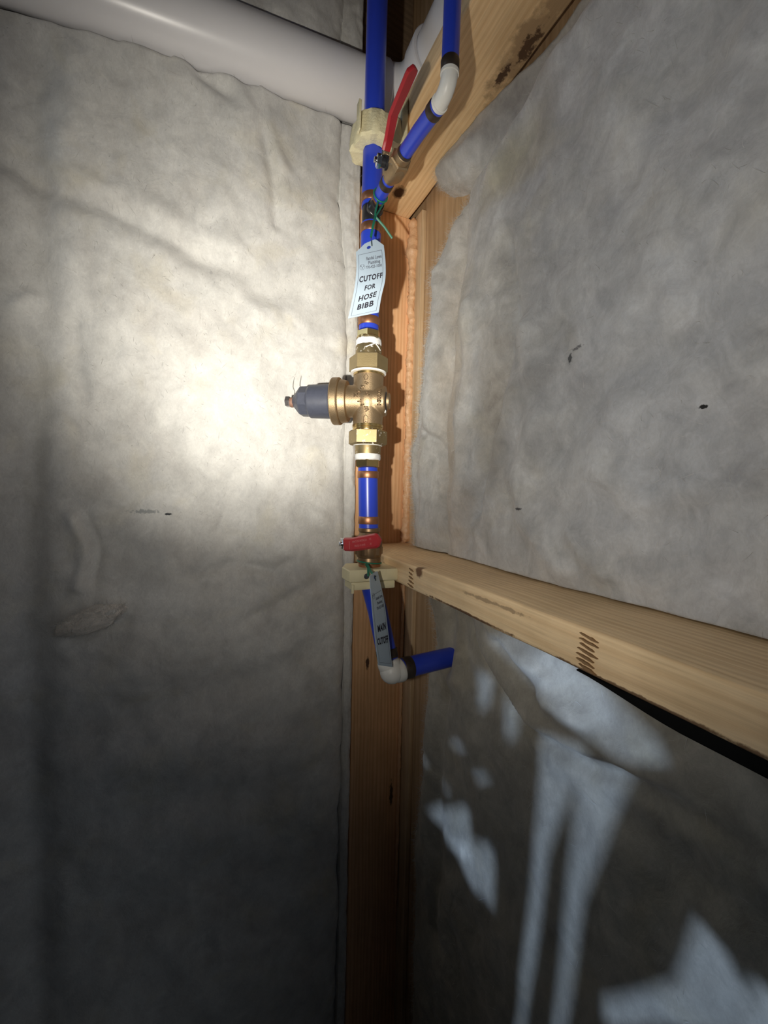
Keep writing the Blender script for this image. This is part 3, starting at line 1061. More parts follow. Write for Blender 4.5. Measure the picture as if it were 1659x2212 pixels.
# turned collars above and below the casting
for zc in (1.4995, 1.4085):
    bm = bmesh.new()
    c = ax(zc)
    c.x = VC.x
    lathe(bm, [(-0.0065, 0.022), (-0.006, 0.0252), (-0.003, 0.0256), (-0.0025, 0.0248), (0.0005, 0.0248), (0.001, 0.0256), (0.005, 0.0256), (0.0062, 0.022)],
          c, (0, 0, 1), 48)
    fin('collar', bm, 'brass', prv, True, 30)
# ring flange
bm = bmesh.new()
lathe(bm, [(0.0330, 0.0285), (0.0340, 0.0330), (0.0425, 0.0352), (0.0450, 0.0352), (0.0455, 0.0345), (0.0460, 0.0375), (0.0475, 0.0386), (0.0575, 0.0386), (0.0590, 0.0375), (0.0592, 0.028)],
      VC, DB, 64)
fin('flange', bm, 'bronze', prv, True, 30)
bm = bmesh.new()
lathe(bm, [(0.0585, 0.0295), (0.0620, 0.0292), (0.0622, 0.0275), (0.0628, 0.0283), (0.097, 0.0272), (0.0985, 0.0262), (0.1010, 0.0240)], VC, DB, 56)
bn = fin('bonnet', bm, 'bonnet', prv, True, 30)
bm = bmesh.new()
lathe(bm, [(0.0990, 0.0253), (0.1130, 0.0249), (0.1150, 0.0235), (0.1265, 0.0095), (0.1275, 0.0085)], VC, DB, 8, True, pi / 8)
fin('hex_cap', bm, 'bonnet', bn, True, 15)
bm = bmesh.new()
lathe(bm, [(0.1260, 0.0062), (0.1330, 0.0062), (0.1332, 0.0088), (0.1340, 0.0092), (0.1400, 0.0092), (0.1408, 0.0085)], VC, DB, 6)
scw = fin('adjusting_screw', bm, 'rust', prv, True, 20)
bm = bmesh.new()
lathe(bm, [(0.1270, 0.0078), (0.1300, 0.0084), (0.1325, 0.0080), (0.1335, 0.0070)], VC + Vector((0, 0, -0.001)), DB, 20)
for v in bm.verts:
    v.co += noise.noise_vector(v.co * 400) * 0.0009
fin('locknut', bm, 'ironrust', scw, True, 40)
bm = bmesh.new()
q = VC + DB * 0.1255 + Vector((0, 0, 0.010)) + NB * 0.003
tube(bm, [q, q + Vector((0.001, 0, 0.006)), q + DB * 0.0022 + Vector((0, 0, 0.014)), q + DB * 0.0018 + Vector((0, 0, 0.020)), q + Vector((0, 0, 0.030))],
     [0.0008, 0.0007, 0.0007, 0.0006, 0.0003], 8)
fin('tag_wire', bm, 'steelwire', prv)
# strainer plug on the other side
bm = bmesh.new()
lathe(bm, [(-0.0315, 0.0150), (-0.0295, 0.0165), (-0.028, 0.0165)], VC, DB, 40)
fin('seal', bm, 'poly_b', prv)
bm = bmesh.new()
lathe(bm, [(-0.0360, 0.0120), (-0.0352, 0.0132), (-0.0310, 0.0138), (-0.029, 0.0138)], VC, DB, 32)
fin('plug', bm, 'bronze', prv, True, 30)
bm = bmesh.new()
bmesh.ops.create_icosphere(bm, subdivisions=3, radius=0.0026, matrix=Matrix.Translation(VC - DB * 0.0292 + NB * 0.0105 + Vector((0, 0, -0.0185))))
for v in bm.verts:
    v.co += noise.noise_vector(v.co * 300) * 0.0008
fin('tape_crumb', bm, 'putty', prv)
# union nuts, tailpieces, tape, hex adapters
HR = math.atan2(NB.y, NB.x)


def hexz(bm_, z0, z1, rc, rot, x=None):
    c = Vector((VC.x if x is None else x, PYY, 0))
    d_, u_, v_ = frame((0, 0, 1))
    a0 = math.atan2(v_.dot(Vector((cos(rot), sin(rot), 0))), u_.dot(Vector((cos(rot), sin(rot), 0))))
    hexnut(bm_, c, (0, 0, 1), z0, z1, rc, a0 + pi / 6, 0.10)


def colz(bm_, prof, x):
    lathe(bm_, [(z_, r_) for z_, r_ in prof], (x, PYY, 0), (0, 0, 1), 44)


face = HR + 0.08
bm = bmesh.new(); hexz(bm, 1.4985, 1.5255, 0.0318, face, 0.2437)
nu = fin('union_nut', bm, 'nutm', prv, True, 25)
nu['label'] = 'upper hexagonal union nut'
bm = bmesh.new(); colz(bm, [(1.4970, 0.0245), (1.4972, 0.0292), (1.4995, 0.0295), (1.5000, 0.027)], 0.2437)
fin('sealant_ring', bm, 'putty', prv)
bm = bmesh.new(); hexz(bm, 1.3805, 1.4055, 0.0318, face, 0.2452)
nl = fin('union_nut', bm, 'brass_s', prv, True, 25)
nl['label'] = 'lower hexagonal union nut smeared with white sealant'
bm = bmesh.new(); colz(bm, [(1.3795, 0.0215), (1.3798, 0.0240), (1.3820, 0.0242), (1.383, 0.022)], 0.2452)
fin('sealant_ring', bm, 'putty', prv)
bm = bmesh.new(); colz(bm, [(1.5250, 0.0215), (1.5400, 0.0212), (1.5420, 0.0205), (1.5530, 0.0205)], 0.2433)
fin('tailpiece', bm, 'brass_s', prv, True, 30)
bm = bmesh.new(); colz(bm, [(1.3660, 0.0212), (1.3810, 0.0215), (1.384, 0.021)], 0.2455)
fin('tailpiece', bm, 'brass_s', prv, True, 30)


def tape(z0, z1, r, x, seed):
    bm_ = bmesh.new()
    n = 7
    prof = []
    for i in range(n + 1):
        f = i / n
        prof.append((z0 + (z1 - z0) * f, r * (0.93 + 0.07 * sin(pi * f) ** 0.4) + 0.0004 * (i % 2)))
    lathe(bm_, prof, (x, PYY, 0), (0, 0, 1), 40)
    for v_ in bm_.verts:
        v_.co += noise.noise_vector(v_.co * 160 + Vector((seed, 0, 0))) * 0.0011
    fin('thread_tape', bm_, 'tape', prv, True, 60)


tape(1.5395, 1.5520, 0.0210, 0.2431, 1)
tape(1.3560, 1.3680, 0.0212, 0.2457, 4)
bm = bmesh.new()
for a, b, c, e_ in (((-0.012, -0.0178), 1.534, (0.002, -0.0212), 1.5405), ((0.004, -0.0210), 1.5405, (0.014, -0.0160), 1.533)):
    tube(bm, [Vector((0.2432 + a[0], PYY + a[1], b)), Vector((0.2432 + (a[0] + c[0]) / 2, PYY + (a[1] + c[1]) / 2 - 0.0012, (b + e_) / 2)), Vector((0.2432 + c[0], PYY + c[1], e_))], 0.0009, 8)
fin('tape_shred', bm, 'tape', prv)
bm = bmesh.new(); hexz(bm, 1.5525, 1.5655, 0.0198, face + 0.5, 0.2428)
colz(bm, [(1.5500, 0.0195), (1.5545, 0.0198), (1.5560, 0.0185)], 0.2428)
fin('hex_adapter', bm, 'brass', prv, True, 25)
bm = bmesh.new(); hexz(bm, 1.3440, 1.3575, 0.0212, face + 0.52, 0.2460)
fin('hex_adapter', bm, 'brass', prv, True, 25)


# cast lettering on the bronze body
def emboss(body_txt, size, u_, v_, rot, bold=0.0, h_=0.0014, mt_='bronze'):
    if mt_ == 'bronze':
        emboss(body_txt, size, u_, v_, rot, bold + 0.00055, 0.0004, 'patina')
    me_ = text_mesh(body_txt, size, 'CENTER', bold)
    ca, sa = cos(rot), sin(rot)
    bm_ = bmesh.new()
    bm_.from_mesh(me_)
    bpy.data.meshes.remove(me_)
    if not bm_.faces:
        bm_.free(); return
    bmesh.ops.subdivide_edges(bm_, edges=[e_ for e_ in bm_.edges if e_.calc_length() > 0.0022], cuts=1)
    ok = True
    for v2 in bm_.verts:
        a, b = v2.co.x, v2.co.y
        uu, vv = u_ + a * ca - b * sa, v_ + a * sa + b * ca
        o_ = VC + RB * uu + Vector((0, 0, vv)) + NB * 0.08
        hit = bvh.ray_cast(o_, -NB)
        if hit[0] is None:
            ok = False
            v2.co = o_ - NB * 0.055
        else:
            v2.co = hit[0] + NB * h_
    if not ok:
        bm_.free(); return
    r_ = bmesh.ops.extrude_face_region(bm_, geom=bm_.faces[:])
    for g in r_['geom']:
        if isinstance(g, bmesh.types.BMVert):
            g.co -= NB * 0.0016
    fin('cast_letter', bm_, mt_, body, False)


# curved WILKINS, reading upwards along the left of the body
arc = [('W', 0.002, -0.0165, 1.9), ('I', -0.0050, -0.0105, 1.75), ('L', -0.0100, -0.0045, 1.6), ('K', -0.0160, 0.0040, 1.5),
       ('I', -0.0120, 0.0110, 1.4), ('N', -0.0060, 0.0168, 1.25), ('S', 0.0005, 0.0235, 1.15)]
for ch, a, b, ro in arc:
    emboss(ch, 0.0078, a, b, ro, 0.0001)
emboss('NR3XL', 0.0082, 0.0215, 0.0015, pi / 2, 0.0001)
emboss('1"', 0.0080, 0.0035, 0.0060, 1.3, 0.0001)


def emboss_poly(poly, th=0.0009):
    bm_ = bmesh.new()
    n = len(poly)
    pp = []
    for (a, b) in poly + [poly[0]]:
        hit = bvh.ray_cast(VC + RB * a + Vector((0, 0, b)) + NB * 0.08, -NB)
        pp.append(hit[0] + NB * 0.0002)
    tube(bm_, pp, th * 0.6, 6)
    fin('cast_arrow', bm_, 'patina', body, True, 180)


emboss_poly([(-0.0030, -0.0395), (-0.0030, -0.0300), (0.0005, -0.0265), (0.0040, -0.0300), (0.0040, -0.0395), (0.0005, -0.0370)])
emboss_poly([(-0.0040, 0.0330), (-0.0005, 0.0395), (0.0030, 0.0330), (0.0012, 0.0290), (-0.0022, 0.0290)])

# ------------------------------------------------------------------ main ball valve with red lever
mv = empty('ball_valve', ax(1.172), 'aged brass main ball valve with short red lever above the tan clamp', 'valve')
bm = bmesh.new()
cx = interp(PX, 1.21)
colz(bm, [(1.2300, 0.0150), (1.2370, 0.0168), (1.2385, 0.0182), (1.2430, 0.0182), (1.2440, 0.0170)], cx)
colz(bm, [(1.1940, 0.0180), (1.1955, 0.0205), (1.2010, 0.0218), (1.2200, 0.0222), (1.2270, 0.0212), (1.2310, 0.0180), (1.236, 0.0165)], cx)
hexz(bm, 1.1985, 1.2130, 0.0240, face + 0.3, cx)
colz(bm, [(1.1830, 0.0178), (1.1840, 0.0192), (1.1930, 0.0192), (1.1965, 0.018)], cx + 0.001)
fin('body', bm, 'valve', mv, True, 30)
bm = bmesh.new()
colz(bm, [(1.1720, 0.0178), (1.1725, 0.0186), (1.1835, 0.0186), (1.1840, 0.0178)], cx + 0.0015)
fin('copper_sleeve', bm, 'copper', mv, True, 30)
SV = Vector((cx, PYY, 1.2165))
SD = Vector((-1, 0, 0.04)).normalized()
bm = bmesh.new()
lathe(bm, [(0.015, 0.0095), (0.028, 0.0092), (0.0285, 0.0072), (0.046, 0.0068)], SV, SD, 28)
fin('stem', bm, 'valve', mv, True, 30)
bm = bmesh.new()
lathe(bm, [(0.0425, 0.0078), (0.0435, 0.0095), (0.0485, 0.0095), (0.0495, 0.0080)], SV, SD, 6)
lathe(bm, [(0.0485, 0.0045), (0.0525, 0.0042), (0.0530, 0.0036)], SV, SD, 20)
fin('lever_nut', bm, 'chrome', mv, True, 25)


def lever(parent, p, wv, hgt0, hgt1, thick, redfrom, mat_r='red', n=22, tip=True):
    """plate bent along p (list of points); wv = height direction; red sleeve from point index redfrom"""
    pts_ = [Vector(q) for q in p]
    # resample
    L = [0]
    for a, b in zip(pts_, pts_[1:]):
        L.append(L[-1] + (b - a).length)

    def at(t_):
        for i in range(len(pts_) - 1):
            if t_ <= L[i + 1] or i == len(pts_) - 2:
                f = (t_ - L[i]) / (L[i + 1] - L[i])
                return pts_[i].lerp(pts_[i + 1], f), (pts_[i + 1] - pts_[i]).normalized()
    wv = Vector(wv).normalized()

    def plate(name, t0, t1, th, grow, mt, round_tip, bev):
        bm_ = bmesh.new()
        rows_ = []
        for i in range(n + 1):
            t_ = t0 + (t1 - t0) * i / n
            c, dr = at(t_)
            f = t_ / L[-1]
            h = (hgt0 + (hgt1 - hgt0) * f) / 2 + grow
            if round_tip:
                e_ = t1 - t_
                rr_ = h * 0.8
                if e_ < rr_:
                    h = h * (0.25 + 0.75 * sqrt(max(0, 1 - ((rr_ - e_) / rr_) ** 2)))
            ww = (wv - dr * wv.dot(dr)).normalized()
            nn = dr.cross(ww).normalized()
            k = th / 2
            prof = [(-h + bev, -k), (-h, -k + bev), (-h, k - bev), (-h + bev, k), (h - bev, k), (h, k - bev), (h, -k + bev), (h - bev, -k)]
            rows_.append([bm_.verts.new(c + ww * a + nn * b) for a, b in prof])
        for a, b in zip(rows_, rows_[1:]):
            for j in range(8):
                bm_.faces.new((a[j], a[(j + 1) % 8], b[(j + 1) % 8], b[j]))
        bm_.faces.new(rows_[0][::-1])
        bm_.faces.new(rows_[-1])
        return fin(name, bm_, mt, parent, True, 40)
    pl = plate('lever', 0, L[-1] * 0.93, 0.0024, 0.0, 'chrome', False, 0.0005)
    gr = plate('lever_grip', L[-1] * redfrom, L[-1], thick, 0.0015, mat_r, tip, thick * 0.35)
    gr['label'] = 'red vinyl lever grip'
    return gr, at, L[-1]


hp = [Vector((0.2045, 0.645, 1.2175)), Vector((0.2040, 0.628, 1.2180)), Vector((0.2120, 0.604, 1.2205)), Vector((0.2330, 0.546, 1.2335))]
gr, at, LL = lever(mv, hp, (0, 0, 1), 0.0185, 0.0190, 0.0075, 0.21)
# print pressed into the grip
for txt, sz, fpos, dz in (('MATCO-NORCA', 0.0046, 0.60, 0.0035), ('PRESS-10 BAR', 0.0044, 0.60, -0.0035), ('CE', 0.0040, 0.84, 0.0035), ('20', 0.0040, 0.84, -0.0035), ('|', 0.014, 0.36, 0.0)):
    me_ = text_mesh(txt, sz, 'CENTER', 0.00003, 1.0)
    c, dr = at(LL * fpos)
    ww = (Vector((0, 0, 1)) - dr * dr.z).normalized()
    nn = ww.cross(dr).normalized()
    if nn.dot(CAM - c) < 0:
        nn = -nn
    right = dr
    bm = bmesh.new(); bm.from_mesh(me_)
    for v in bm.verts:
        v.co = c + right * v.co.x + ww * (v.co.y + dz) + nn * 0.00385
    fin('print', bm, 'redprint', gr, False)

# ------------------------------------------------------------------ hose bibb ball valve on the branch
hv = empty('ball_valve', br(0.545) - Vector((0, 0, 0.014)), 'small brass ball valve with long red lever on the thin branch', 'valve')
bm = bmesh.new()
dirb = (br(0.520) - br(0.570)).normalized()
b0 = br(0.572)
lathe(bm, [(0.0, 0.0088), (0.004, 0.0100), (0.010, 0.0105), (0.012, 0.0135), (0.017, 0.0152), (0.033, 0.0152), (0.038, 0.0135), (0.040, 0.0118), (0.050, 0.0112), (0.052, 0.0090)], b0, dirb, 32)
hexnut(bm, b0, dirb, 0.030, 0.042, 0.0158, 0.2)
fin('body', bm, 'bronze', hv, True, 30)
bm = bmesh.new()
SP = br(0.5455)
SD2 = Vector((-1, 0.12, 0.05)).normalized()
lathe(bm, [(0.008, 0.0085), (0.0165, 0.0085), (0.017, 0.0062), (0.025, 0.0060)], SP, SD2, 24)
fin('stem', bm, 'poly_b', hv, True, 30)
bm = bmesh.new()
lathe(bm, [(0.0225, 0.0072), (0.0232, 0.0084), (0.0290, 0.0084), (0.0298, 0.0070)], SP, SD2, 6)
lathe(bm, [(0.029, 0.0040), (0.0325, 0.0038), (0.033, 0.003)], SP, SD2, 18)
fin('lever_nut', bm, 'chrome', hv, True, 25)
q = SP + SD2 * 0.0215
hp = [q + Vector((0, 0.010, -0.001)), q + Vector((0.0005, -0.008, 0.003)), q + Vector((0.0005, -0.020, 0.014)), q + Vector((-0.004, -0.045, 0.026)), q + Vector((-0.003, -0.100, 0.036))]
lever(hv, hp, (0.85, 0.1, 0.5), 0.011, 0.0155, 0.0055, 0.20)

# ------------------------------------------------------------------ pipe clamps
e = empty('pipe_clamp', (0.25, 0.63, 1.860), 'rough tan block clamp holding the blue riser to the top plate', 'clamp')


def clampblock(poly, z0, z1, hole_c, hole_r, bev, jit, seed, taper=1.0):
    """prism with a round hole; poly in XY counterclockwise as a function of angle"""
    bm_ = bmesh.new()
    N = 64
    outer, inner = [], []
    for k in range(N):
        a = 2 * pi * k / N
        dx, dy = cos(a), sin(a)
        best = 1e9
        for (x0, y0), (x1, y1) in zip(poly, poly[1:] + poly[:1]):
            ex, ey = x1 - x0, y1 - y0
            den = dx * ey - dy * ex
            if abs(den) < 1e-9:
                continue
            t_ = ((x0 - hole_c[0]) * ey - (y0 - hole_c[1]) * ex) / den
            s_ = ((x0 - hole_c[0]) * dy - (y0 - hole_c[1]) * dx) / den
            if t_ > 0 and -1e-6 <= s_ <= 1 + 1e-6:
                best = min(best, t_)
        outer.append((dx, dy, best))
    rings_ = []
    for (z, off, inn) in ((z0, 0, True), (z0, bev, False), (z0 + bev, 0, False), ((z0 + z1) / 2, 0, False), (z1 - bev, 0, False), (z1, bev, False), (z1, 0, True)):
        ring = []
        for dx, dy, r_ in outer:
            rr_ = hole_r if inn else r_ - off
            f = (z - z0) / (z1 - z0)
            if not inn:
                rr_ *= 1 + (taper - 1) * f
            ring.append(bm_.verts.new((hole_c[0] + dx * rr_, hole_c[1] + dy * rr_, z)))
        rings_.append(ring)
    for a, b in zip(rings_, rings_[1:] + rings_[:1]):
        for k in range(N):
            bm_.faces.new((a[k], a[(k + 1) % N], b[(k + 1) % N], b[k]))
    if jit:
        for v_ in bm_.verts:
            v_.co += noise.noise_vector(v_.co * 120 + Vector((seed, 0, 0))) * jit
    return bm_


hc = (ax(1.87).x, ax(1.87).y)
poly = [(0.214, 0.612), (0.233, 0.598), (0.2830, 0.600), (0.2830, 0.670), (0.222, 0.672), (0.208, 0.650)]
bm = clampblock(poly, 1.8490, 1.8905, hc, R1 + 0.0004, 0.003, 0.0016, 3, 0.90)
fin('block', bm, 'tan_rough', e, True, 40)
bm = bmesh.new()
box(bm, (0.2095, 0.606, 1.852), (0.2130, 0.618, 1.896), 0.001)
for v in bm.verts:
    v.co += noise.noise_vector(v.co * 140) * 0.002
fin('torn_edge', bm, 'tan_rough', e, True, 40)
bm = bmesh.new()
box(bm, (0.2785, 0.602, 1.852), (0.2892, 0.668, 1.925), 0.002)
fin('foot', bm, 'tan_rough', e, True, 40)

e = empty('pipe_clamp', (0.25, 0.632, 1.146), 'pale tan two piece clamp fixing the pipe to the blocking', 'clamp')
hc = (0.2545, 0.6355)
poly = [(0.2060, 0.604), (0.2895, 0.600), (0.2895, 0.664), (0.222, 0.672), (0.2060, 0.640)]
bm = clampblock(poly, 1.1600, 1.1790, hc, R1 + 0.0004, 0.0015, 0.0, 1)
up_ = fin('upper_plate', bm, 'tan', e, True, 40)
poly = [(0.2115, 0.606), (0.2870, 0.604), (0.2870, 0.660), (0.224, 0.664), (0.2115, 0.640)]
bm = clampblock(poly, 1.1465, 1.1590, hc, R1 + 0.0004, 0.0012, 0.0, 1)
lo_ = fin('lower_plate', bm, 'tan', e, True, 40)
bm = bmesh.new()
box(bm, (0.2112, 0.6035, 1.1420), (0.2150, 0.6075, 1.1560), 0.0006)
fin('latch', bm, 'tan', lo_)
bm = bmesh.new()
lathe(bm, [(-0.0012, 0.0032), (0.0, 0.0046), (0.0012, 0.0040), (0.003, 0.0038)], (0.2350, 0.6012, 1.1690), (0, 1, 0), 20)
fin('screw', bm, 'screw', up_, True, 40)


# ------------------------------------------------------------------ paper tags
def surf(Lp, Rp):
    Lp = [Vector(q) for q in Lp]
    Rp = [Vector(q) for q in Rp]

    def spl(P, t_):
        n = len(P) - 1
        x = min(max(t_, 0), 1) * n
        i = min(int(x), n - 1)
        f = x - i
        p0, p1, p2, p3 = P[max(i - 1, 0)], P[i], P[i + 1], P[min(i + 2, n)]
        return 0.5 * ((2 * p1) + (p2 - p0) * f + (2 * p0 - 5 * p1 + 4 * p2 - p3) * f * f + (3 * p1 - p0 - 3 * p2 + p3) * f ** 3)

    def S(u_, v_):
        """u 0..1 left to right, v 0..1 top to bottom"""
        a, b = spl(Lp, v_), spl(Rp, v_)
        return a.lerp(b, u_)

    def N(u_, v_):
        du = S(u_ + 0.01, v_) - S(u_ - 0.01, v_)
        dv_ = S(u_, min(1, v_ + 0.01)) - S(u_, max(0, v_ - 0.01))
        n_ = du.cross(dv_).normalized()
        return n_ if n_.dot(CAM - S(u_, v_)) > 0 else -n_
    return S, N


def paper_tag(name, label, S, N, wid, hei, lines, frame_v, top_pts, hole, parent_loc):
    """top_pts: outline above v=0 as (u,v<0 world extrapolated)"""
    e_ = empty(name, parent_loc, label, 'tag')
    th = 0.0003

    def P(u_, v_, off):
        if v_ >= 0:
            return S(u_, v_) + N(u_, v_) * off
        t0 = S(u_, 0.0)
        dv_ = (S(u_, 0.04) - S(u_, 0.0)) / 0.04
        return t0 + dv_ * v_ + N(u_, 0.02) * off
    bm_ = bmesh.new()
    nu_, nv_ = 16, 44
    vmin = min(q[1] for q in top_pts)

    def vtop(u_):
        return float(np.interp(u_, [q[0] for q in top_pts], [q[1] for q in top_pts]))
    fr, bk = [], []
    for j in range(nv_ + 1):
        a, b = [], []
        for i in range(nu_ + 1):
            u_ = i / nu_
            v0 = vtop(u_)
            v_ = v0 + (1 - v0) * j / nv_
            a.append(bm_.verts.new(P(u_, v_, th)))
            b.append(bm_.verts.new(P(u_, v_, -th)))
        fr.append(a); bk.append(b)
    hu, hv_, hr = hole

    def inside(i, j):
        u_ = (i + 0.5) / nu_
        v0 = vtop(u_)
        v_ = v0 + (1 - v0) * (j + 0.5) / nv_
        return ((u_ - hu) * wid) ** 2 + ((v_ - hv_) * hei) ** 2 < hr * hr
    for j in range(nv_):
        for i in range(nu_):
            bm_.faces.new((fr[j][i], fr[j][i + 1], fr[j + 1][i + 1], fr[j + 1][i]))
            bm_.faces.new((bk[j][i], bk[j + 1][i], bk[j + 1][i + 1], bk[j][i + 1]))
    for i in range(nu_):
        bm_.faces.new((fr[0][i], bk[0][i], bk[0][i + 1], fr[0][i + 1]))
        bm_.faces.new((fr[-1][i], fr[-1][i + 1], bk[-1][i + 1], bk[-1][i]))
    for j in range(nv_):
        bm_.faces.new((fr[j][0], fr[j + 1][0], bk[j + 1][0], bk[j][0]))
        bm_.faces.new((fr[j][-1], bk[j][-1], bk[j + 1][-1], fr[j + 1][-1]))
    card = fin('card', bm_, 'tag', e_, True, 60)
    # eyelet
    bm_ = bmesh.new()
    k = 24
    cs = [bm_.verts.new(P(hu + hr * cos(2 * pi * i / k) / wid, hv_ + hr * sin(2 * pi * i / k) / hei, th + 0.0002)) for i in range(k)]
    bm_.faces.new(cs)
    fin('punched_hole', bm_, 'pexhole', e_, False)
    # frame line
    (fu0, fv0), (fu1, fv1), lw = frame_v
    bm_ = bmesh.new()

    def strip(ua, va, ub, vb):
        n_ = 24
        rows_ = []
        for i in range(n_ + 1):
            f = i / n_
            u_, v_ = ua + (ub - ua) * f, va + (vb - va) * f
            if abs(ub - ua) > abs(vb - va):
                o1 = (0, lw / hei / 2)
            else:
                o1 = (lw / wid / 2, 0)
            rows_.append((bm_.verts.new(P(u_ - o1[0], v_ - o1[1], th + 0.0002)), bm_.verts.new(P(u_ + o1[0], v_ + o1[1], th + 0.0002))))
        for a, b in zip(rows_, rows_[1:]):
            bm_.faces.new((a[0], a[1], b[1], b[0]))
    strip(fu0, fv0, fu1, fv0); strip(fu0, fv1, fu1, fv1); strip(fu0, fv0, fu0, fv1); strip(fu1, fv0, fu1, fv1)
    fin('printed_frame', bm_, 'ink2', e_, False)
    for (txt, cu_, cv_, size, bold, mt, maxw) in lines:
        me_ = text_mesh(txt, size, 'CENTER', bold, 1.12)
        bm_ = bmesh.new(); bm_.from_mesh(me_); bpy.data.meshes.remove(me_)
        if not bm_.verts:
            bm_.free(); continue
        xs_ = [v_.co.x for v_ in bm_.verts]
        k = min(1, maxw / (max(xs_) - min(xs_)))
        bmesh.ops.subdivide_edges(bm_, edges=[q_ for q_ in bm_.edges if q_.calc_length() > 0.003], cuts=1)
        for v_ in bm_.verts:
            v_.co = P(cu_ + v_.co.x * k / wid, cv_ - v_.co.y / hei, th + 0.0002)
        fin('lettering', bm_, mt, e_, False)
    # round monogram of the letterhead
    mu, mv_, mr = (0.20, 0.247, 0.0034) if wid > 0.03 else (0.2, 0.24, 0.003)
    bm_ = bmesh.new()
    tube(bm_, [P(mu + mr * cos(a) / wid, mv_ + mr * 1.15 * sin(a) / hei, th + 0.0002) for a in np.linspace(0, 2 * pi, 25)], 0.00016, 5)
    tube(bm_, [P(mu + mr * a / wid, mv_ + mr * b / hei, th + 0.0002) for a, b in ((-0.8, -0.5), (0, 0.25), (0.8, -0.5))], 0.00016, 5)
    fin('monogram', bm_, 'ink2', e_, False)
    return e_


MAT['pexhole'] = simple('hole_blue', (0.025, 0.05, 0.36), 0.5)
T1L = [(0.2008, 0.5842, 1.6555), (0.2001, 0.5789, 1.6294), (0.1981, 0.5797, 1.6028), (0.1952, 0.5864, 1.5784), (0.1927, 0.591, 1.5608)]
T1R = [(0.2402, 0.5731, 1.6697), (0.2408, 0.566, 1.6394), (0.2395, 0.5632, 1.6145), (0.2366, 0.569, 1.5931), (0.2356, 0.5761, 1.5722)]
S1, N1 = surf(T1L, T1R)
paper_tag('paper_tag', 'pale blue paper tag printed CUTOFF FOR HOSE BIBB hanging before the pipe', S1, N1, 0.0425, 0.098,
          [('Randal Lowe', 0.61, 0.150, 0.0056, 0.00016, 'ink2', 0.0225), ('Plumbing', 0.61, 0.205, 0.0056, 0.00016, 'ink2', 0.0175), ('770-423-1000', 0.59, 0.263, 0.0056, 0.00016, 'ink2', 0.0235),
           ('R', 0.155, 0.232, 0.0034, 0.00005, 'ink2', 0.004), ('L', 0.245, 0.232, 0.0034, 0.00005, 'ink2', 0.004), ('P', 0.20, 0.268, 0.0034, 0.00005, 'ink2', 0.004),
           ('CUTOFF', 0.51, 0.420, 0.0108, 0.00036, 'ink', 0.0325), ('FOR', 0.52, 0.555, 0.0090, 0.00030, 'ink', 0.0150),
           ('HOSE', 0.51, 0.690, 0.0108, 0.00036, 'ink', 0.0245), ('BIBB', 0.50, 0.820, 0.0108, 0.00036, 'ink', 0.0225)],
          ((0.085, 0.075), (0.905, 0.945), 0.00055),
          [(0, 0.0), (0.33, -0.145), (0.72, -0.175), (1.0, 0.0)], (0.46, -0.03, 0.0031), (0.2195, 0.578, 1.56))
T2L = [(0.2177, 0.546, 1.1822), (0.221, 0.5425, 1.1372), (0.2254, 0.5383, 1.0903), (0.2299, 0.5346, 1.0521)]
T2R = [(0.2428, 0.5765, 1.182), (0.2522, 0.5704, 1.1379), (0.2581, 0.5632, 1.0851), (0.2627, 0.5567, 1.0355)]
S2, N2 = surf(T2L, T2R)
paper_tag('paper_tag', 'pale paper tag printed MAIN CUTOFF turned edgewise below the red valve', S2, N2, 0.0405, 0.139,
          [('Randal Lowe', 0.63, 0.285, 0.0056, 0.00016, 'ink2', 0.0215), ('Plumbing', 0.62, 0.335, 0.0056, 0.00016, 'ink2', 0.0165), ('770-423-1000', 0.61, 0.385, 0.0056, 0.00016, 'ink2', 0.0225),
           ('MAIN', 0.55, 0.580, 0.0125, 0.00058, 'ink', 0.0245), ('CUTOFF', 0.52, 0.710, 0.0125, 0.00058, 'ink', 0.0325)],
          ((0.10, 0.235), (0.90, 0.945), 0.00055),
          [(0, 0.02), (0.45, 0.0), (0.9, 0.0), (1.0, 0.01)], (0.52, 0.075, 0.0026), (0.24, 0.56, 1.035))

# green ties
e = empty('twist_tie', (0.2198, 0.578, 1.664), 'green twist tie knotted on the thin branch above the hose bibb tag', 'tie')


def ribbon(bm_, pts_, wd, th):
    pts_ = [Vector(q_) for q_ in pts_]
    rows_ = []
    for i, q_ in enumerate(pts_):
        dr = (pts_[min(i + 1, len(pts_) - 1)] - pts_[max(i - 1, 0)]).normalized()
        n_ = (CAM - q_).normalized()
        sd = dr.cross(n_).normalized()
        rows_.append([bm_.verts.new(q_ + sd * a + n_ * b) for a, b in ((-wd, -th), (wd, -th), (wd, th), (0, th * 2), (-wd, th))])
    for a, b in zip(rows_, rows_[1:]):
        for j in range(5):
            bm_.faces.new((a[j], a[(j + 1) % 5], b[(j + 1) % 5], b[j]))
    bm_.faces.new(rows_[0][::-1]); bm_.faces.new(rows_[-1])


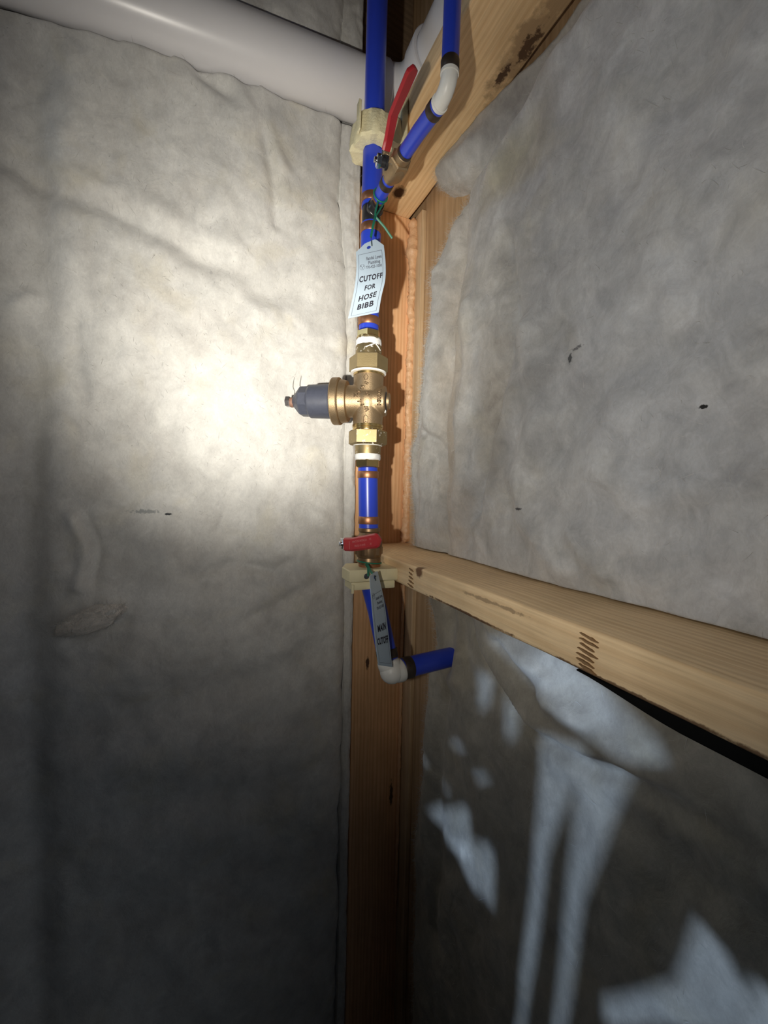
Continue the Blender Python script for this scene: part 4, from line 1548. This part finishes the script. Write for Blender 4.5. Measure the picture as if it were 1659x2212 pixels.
K = Vector((0.2318, 0.5890, 1.7185))
bm = bmesh.new()
c = br(0.600)
tube(bm, [c + Vector((cos(a) * 0.0112, 0.002 * sin(a), sin(a) * 0.0112)) for a in np.linspace(0, 2 * pi, 25)], 0.0012, 8)
tube(bm, [c + Vector((-0.004, 0, -0.0108)), K + Vector((0.001, 0.002, 0.008)), K], 0.0016, 8)
tube(bm, [c + Vector((0.006, 0, -0.0096)), K + Vector((0.004, 0.002, 0.006)), K], 0.0013, 8)
fin('loop', bm, 'tie', e, True, 60)
bm = bmesh.new()
ribbon(bm, [K + Vector((0.0005, 0, 0.002)), K.lerp(Vector((0.2225, 0.5790, 1.6790)), 0.5) + Vector((-0.001, -0.001, 0)), Vector((0.2215, 0.5785, 1.6790))], 0.0017, 0.0006)
fin('tail', bm, 'tie', e, True, 60)
bm = bmesh.new()
ribbon(bm, [K, K.lerp(Vector((0.2619, 0.592, 1.6960)), 0.5) + Vector((0.001, 0, 0.001)), Vector((0.2619, 0.592, 1.6960))], 0.0016, 0.0006)
fin('tail', bm, 'tie', e, True, 60)
bm = bmesh.new()
tube(bm, [Vector((0.2217, 0.5782, 1.680)), Vector((0.2205, 0.5745, 1.674)), Vector((0.2205, 0.5735, 1.669)), Vector((0.2218, 0.5745, 1.6645))], 0.0005, 8)
fin('wire_core', bm, 'wire', e, True, 60)

e = empty('twist_tie', (0.238, 0.585, 1.162), 'dark green twist tie between the main valve and its narrow tag', 'tie')
bm = bmesh.new()
c = Vector((cx + 0.001, PYY, 1.1865))
tube(bm, [c + Vector((cos(a) * 0.0202, sin(a) * 0.0202, -0.002 * cos(a))) for a in np.linspace(0, 2 * pi, 33)], 0.0012, 8)
fin('loop', bm, 'tie', e, True, 60)
bm = bmesh.new()
k1 = Vector((0.2385, 0.6060, 1.186))
ribbon(bm, [k1 + Vector((0.004, 0.012, 0.001)), k1, Vector((0.2360, 0.588, 1.180)), Vector((0.2345, 0.570, 1.176))], 0.0018, 0.0006)
ribbon(bm, [k1 + Vector((0, 0.010, 0.0)), k1 + Vector((-0.0010, -0.004, -0.004)), Vector((0.2325, 0.588, 1.172))], 0.0017, 0.0006)
fin('tail', bm, 'tie', e, True, 60)
bm = bmesh.new()
tube(bm, [Vector((0.2340, 0.5690, 1.1775)), Vector((0.2318, 0.5560, 1.178)), S2(0.47, 0.05) + N2(0.47, 0.05) * 0.002, S2(0.52, 0.075) + N2(0.52, 0.075) * 0.0012, S2(0.53, 0.115) + N2(0.53, 0.115) * 0.0012],
     0.0007, 8)
fin('wire_core', bm, 'wire', e, True, 60)
